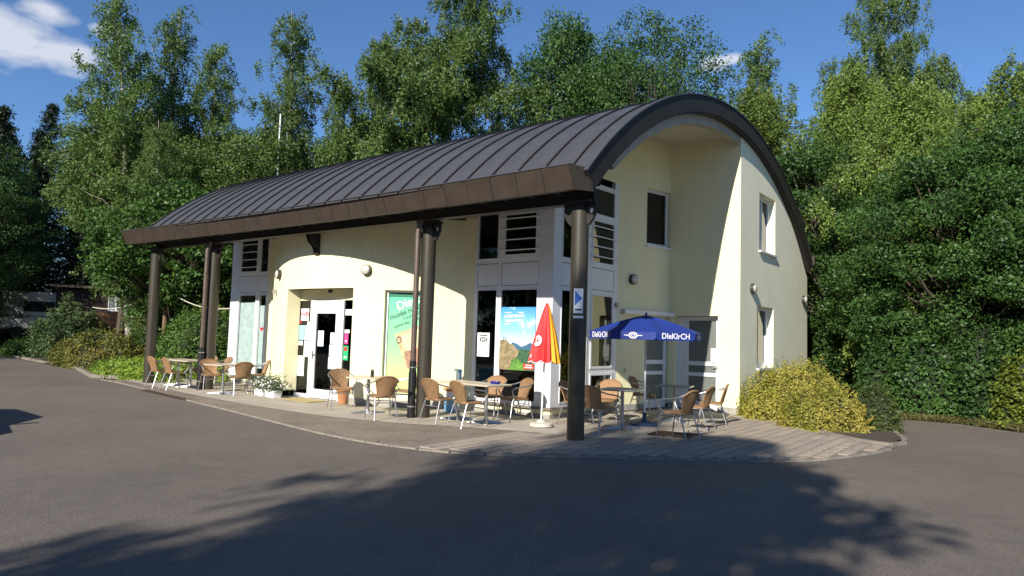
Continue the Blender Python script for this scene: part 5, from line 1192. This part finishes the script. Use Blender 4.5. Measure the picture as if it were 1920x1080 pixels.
# hornbeam wall on the right
for i, (x, y, s_, lab) in enumerate(((3.05, 13.2, .96, 'hornbeam nearest the rear corner of the building'), (4.35, 11.4, .98, 'hornbeam behind the golden shrubs'), (6.3, 11.0, 1.0, 'hornbeam right of centre in the right tree wall'), (8.7, 10.8, 1.05, 'hornbeam at the right edge of the picture'), (2.4, 16.2, 1.12, 'hornbeam standing behind the rear corner hornbeam'), (5.4, 13.8, 1.12, 'taller hornbeam in the second row on the right'), (8.0, 13.5, 1.15, 'tall hornbeam in the second row at the right edge'), (.2, 15.2, 1.2, 'hornbeam rising behind the gable roof edge'))):
    bt((H1, H2)[i % 2], (x, y, 0), i*1.1, s_, lab, 'hornbeam_tree', 'hornbeams on the right')
for x, y, s_, lab in ((3.1, 13.2, .80, 'feathery pale birch rising out of the hornbeams near the gable'), (5.9, 12.7, .78, 'feathery pale birch rising out of the hornbeams in the middle'), (.9, 16.6, .96, 'feathery pale birch close behind the gable verge'), (8.3, 12.6, .74, 'feathery pale birch rising out of the hornbeams at the right edge')):
    bt(BP, (x, y, 0), x, s_, lab, 'birch_tree')
for i, (x, y, sz, m_, lab) in enumerate(((3.9, 9.9, (1.1, .8, 1.9), lf_horn, 'leafy green shrub at the asphalt edge beside the juniper'), (5.2, 9.95, (1.2, .8, 2.1), lf_horn, 'leafy green shrub in the middle of the right roadside'), (3.0, 10.4, (.85, .8, 2.2), lf_horn, 'leafy green shrub behind the golden shrubs'), (6.35, 8.95, (1.2, .75, 1.75), lf_varieg, 'variegated hedge shrub with yellow leaves at the right edge'), (8.2, 9.1, (1.3, .8, 1.8), lf_varieg, 'variegated hedge shrub just past the right edge'))):
    put_shrub('hedge_shrub', lab, (x, y, 0), i, sz, 8500, .10, m_, 60+i, spikes=60)
# grass verge and dry litter along the hedge
rg = np.random.default_rng(8); n = 5200
u_ = rg.random(n); X = 3.15+u_*6.2; Y = np.interp(X, [3.1, 4.6, 5.8, 9.4], [8.75, 8.85, 8.1, 8.55])+np.abs(rg.normal(size=n))*.28-.05
C = np.c_[X, Y, rg.uniform(.02, .12, n)]; me_ = mesh_np('grass_verge', leaf_cloud_quads(C, unit(rg.normal(size=(n, 3))*[1, 1, .3]), .15, rg, aspect=.12), [leafmat('leaf_grass', (.07, .08, .02), (.18, .15, .05), (.26, .15, .07))])
o = bpy.data.objects.new('grass_verge', me_); COL.objects.link(o); tag(o, 'dry grass strip along the right hedge', 'grass', kind='stuff')
n = 420; i_ = rg.integers(0, len(ES), n); C = np.array([ES[k_] for k_ in i_])+rg.normal(size=(n, 2))*[.5, .22]; C2 = np.c_[rg.uniform(2.5, 7, 160), 8.2+rg.normal(size=160)*.5]; C = np.concatenate([C, C2]); C = np.c_[C, np.full(len(C), .03)]
me_ = mesh_np('leaf_litter', leaf_cloud_quads(C, unit(rg.normal(size=C.shape)*.25+[0, 0, 1]), .035, rg), [leafmat('leaf_dry', (.10, .06, .025), (.26, .17, .07))])
o = bpy.data.objects.new('leaf_litter', me_); COL.objects.link(o); tag(o, 'dry leaves scattered along the paving edge', 'leaves', kind='stuff')
# ------------------------------------------------------------------ trees behind the photographer that shade the yard
bt(broad(71, 15, 2.3, nclump=320, per=140, csize=.75, leaf=.24, z0=.12, mtl=lf_oak), (5.95, -22.3, 0), 0, 1., 'broad tree behind the camera shading the yard', 'yard_tree', 'trees behind the camera')
bt(B2, (4.15, -22.4, 0), 1.0, (.72, .72, .99), 'slender birch behind the camera shading the right column', 'yard_tree', 'trees behind the camera')
for i, (x, y, s_, lab) in enumerate(((-33.5, -6.5, .95, 'unseen spruce added at left to shade the caravans'), (-37, -5.5, 1.05, 'unseen spruce added at left to shade the spruces'), (-40.5, -4.5, 1.1, 'second unseen spruce added at left to shade the spruces'), (-44, -3, 1.1, 'unseen spruce added for shade far left of the picture'), (-30.4, -8, .8, 'smaller unseen spruce added at left to shade the cabin'), (-48, -2, 1.1, 'unseen spruce added for shade furthest left of the picture'))):
    bt(SP2, (x, y, 0), i, s_, lab, 'spruce_tree', 'unseen shade spruces left of the picture')  # unseen spruces added to throw shade over the left background
unseen_bush = shrub(91, (4.6, 2.0, 3.6), 5000, .45, lf_oak)
# unseen wood added behind the camera, only to darken reflections in the glass
k_ = 0
ring = [(-82+i*5.4, -50+4*math.sin(i*2.3)) for i in range(26)]+[(-79+4*math.sin(i*1.9), -45+i*5.6) for i in range(9)]
FN = (O1, PN, O1, O2)
for i, (x, y) in enumerate(ring):
    t_ = bt(FN[i % 4], (x, y, 0), i*.8, (1.15, 1.15, 1.0+.12*math.sin(i*1.7)) if i % 4 != 3 else 1.3, 'unseen dark tree added behind the camera for the window reflections', 'unseen_tree', 'wood across the yard')
for i in range(14):
    put = tree_obj('unseen_hedge', *unseen_bush, (-78+i*8, -45+2*math.sin(i*3.1), 0), i, (1, 1, 1), 'unseen dark hedge bush added behind the camera for the window reflections', 'shrub', 'hedge across the yard', ('foliage', 'shaded_twigs'))
# ------------------------------------------------------------------ caravans, cabin, mast, pole and ropes on the left
cream = mat('caravan_cream', (.72, .70, .64), .4, var=.08, vscale=2); creamg = mat('caravan_grey', (.5, .5, .5), .4, var=.1, vscale=2); dgl = mat('caravan_window', (.03, .035, .04), .1)
def caravan(loc, rz, L_, label, mtl):
    t_ = empty('caravan', loc, rz, label, 'caravan', 'caravans on the left')
    prof = [(-L_/2, .5), (L_/2, .5), (L_/2+.05, 1.3), (L_/2-.18, 2.35), (L_/2-.5, 2.5), (-L_/2+.5, 2.5), (-L_/2+.15, 2.35), (-L_/2-.05, 1.2)]
    q = MB(); q.extr([(x_, -1.05, z_) for x_, z_ in prof], (0, 2.1, 0)); q.build('body', mtl, t_, bevel=.06)
    for x_, w_ in ((-L_*.28, L_*.24), (L_*.2, L_*.3)):
        q = MB(); q.box((x_, -1.06, 1.72), (w_, .04, .55)); q.build('window', dgl, t_, bevel=.01)
    q = MB(); q.box((L_/2-.02, 0, 1.75), (.12, 1.5, .5)); q.build('window', dgl, t_)
    q = MB(); q.box((0, -1.062, 1.2), (L_*.98, .02, .08)); q.build('stripe', greym, t_)
    for s_ in (-1, 1):
        q = MB(); q.tube([(0, s_*.95, .32), (0, s_*1.08, .32)], .32, 16); q.build('wheel', blackm, t_)
    q = MB(); q.tube([(L_/2, 0, .5), (L_/2+.9, 0, .5)], .04, 6); q.build('drawbar', greym, t_)
    return t_
caravan((-37.9, 4.0, .78), R_(62), 4.6, 'white caravan at the far left behind the mountain pine', cream)
caravan((-27.6, 8.3, 1.0), R_(58), 3.6, 'pale grey caravan seen between the left columns', creamg)
cab = empty('cabin', (-34.8, 7.0, .85), R_(66), 'dark brown cabin with white double window', 'cabin'); dwood = mat('dark_boards', (.035, .025, .02), .8, var=.3, vscale=3)
for k in range(13):
    q = MB(); q.box((0, -1.3, .1+.2*k), (4.6, .05, .192)); q.build('board', dwood, cab)
q = MB(); q.box((0, .2, 1.3), (4.56, 2.9, 2.6)); q.build('cabin_body', dwood, cab)
q = MB(); q.box((0, .1, 2.72), (5.1, 3.4, .10)); q.build('roof', mat('cabin_roof', (.09, .08, .07), .8), cab)
q = MB(); q.box((0, -1.61, 2.74), (5.1, .05, .13)); q.build('roof_trim', mat('cabin_trim', (.28, .2, .14), .7), cab)
for x_ in (.25, .62):
    q = MB()
    for a in ((x_-.17, .05), (x_+.17, .05)): q.box((a[0], -1.345, 1.95), (a[1], .05, .85))
    q.box((x_, -1.345, 2.35), (.29, .05, .05)); q.box((x_, -1.345, 1.55), (.29, .05, .05)); w = q.build('window', whitem, cab)
    q = MB(); q.box((x_, -1.335, 1.95), (.30, .02, .76)); q.build('pane', mat('cabin_pane', (.25, .28, .33), .15), w)
q = MB(); q.tube([(.1, .2, 2.75), (.1, .2, 3.1)], .06, 8); q.build('flue', whitem, cab)
dk = empty('deck_fence', (-32.9, 6.5, .9), R_(66), 'orange brown slatted deck fence in front of the dark cabin', 'fence'); lw = mat('larch', (.42, .2, .08), .7, var=.25, vscale=5)
for k in range(24):
    q = MB(); q.box((-1.1+k*.11, 0, .95+.0), (.07, .025, .85)); q.build('slat', lw, dk)
for z_ in (.62, 1.28):
    q = MB(); q.box((.17, .03, z_), (2.7, .03, .07)); q.build('rail', lw, dk)
for x_ in (-1.16, .2, 1.5):
    q = MB(); q.box((x_, .06, .7), (.09, .09, 1.4)); q.build('post', lw, dk)
ms = empty('antenna_mast', (-35.1, 5.7, .85), 0, 'thin antenna mast rising above the mountain pine', 'mast')
q = MB(); q.tube([(0, 0, 0), (.05, .1, 6.0)], .03, 6); q.build('pole', greym, ms)
for k, z_ in enumerate((3.2, 4.2, 4.9, 5.4, 5.8)):
    q = MB(); q.tube([(-.12+.02*k, -.2, z_), (.12, .24-.02*k, z_)], .014, 5); q.build('crossbar', greym, ms)
fp = empty('flagpole', (-21.4, 8.3, 0), 0, 'plain white flagpole rising behind the left part of the roof', 'flagpole')
q = MB(); q.tube([(0, 0, 0), (0, 0, 11.4)], [.06, .035], 10); q.build('pole', whitem, fp, True)
q = MB(); q.lathe([(.02, 0), (.05, .04), (.02, .09)], (0, 0, 11.4), 10); q.build('finial', whitem, fp, True)
bt(B1, (-22.0, 3.2, 0), 2.5, .62, 'small birch with white trunk left of the first column')
q = MB(); q.tube([(0, 0, 0), (.1, 0, 2.6), (.3, 0, 3.1)], [.09, .08, .07], 8); o = q.build('wooden_post', mat('post_wood', (.2, .12, .07), .8), None, True); o.location = (-21.0, 3.4, 0); tag(o, 'leaning wooden post holding the washing line', 'post')
def rope(a, b_, sag, label):
    q = MB(); q.tube([Vector(a).lerp(Vector(b_), i/12)-Vector((0, 0, sag*4*(i/12)*(1-i/12))) for i in range(13)], .018, 5); o_ = q.build('washing_line', mat('rope', (.6, .55, .45), .8), None); tag(o_, label, 'rope')
rope((-20.8, 3.3, 3.1), (-16.0, 3.6, 2.42), .35, 'sagging white rope from the wooden post towards the building')
rope((-27.3, 3.3, 2.4), (-22.0, 3.3, 2.85), .25, 'sagging white rope left of the birch trunk')

# ------------------------------------------------------------------ car just outside the left edge (only its shadow is in view)
cr = empty('parked_car', (-7.75, -8.12, 0), 0, 'parked hatchback just left of the picture, throwing its shadow in', 'car'); cpaint = mat('car_paint', (.05, .06, .09), .25, .4)
prof = [(-2.0, .35), (2.0, .35), (2.05, .6), (1.9, .82), (1.05, .95), (.35, 1.42), (-1.2, 1.46), (-1.85, 1.05), (-2.02, .75)]
q = MB(); q.extr([(x_, -.82, z_) for x_, z_ in prof], (0, 1.64, 0)); q.build('body', cpaint, cr, bevel=.06)
for s_ in (-1, 1):
    q = MB(); q.poly([(x_, s_*.83, z_) for x_, z_ in ((.9, .97), (.3, 1.36), (-1.1, 1.38), (-1.6, 1.0))]); q.build('window', dgl, cr)
    q = MB(); q.box((.95, s_*.95, 1.0), (.1, .2, .14)); q.build('mirror', cpaint, cr, bevel=.02)
    for x_ in (-1.3, 1.3):
        q = MB(); q.tube([(x_, s_*.68, .31), (x_, s_*.86, .31)], .31, 18); q.build('wheel', blackm, cr)
    q = MB(); q.box((1.98, s_*.6, .68), (.08, .3, .14)); q.build('headlight', lensm, cr, bevel=.02)
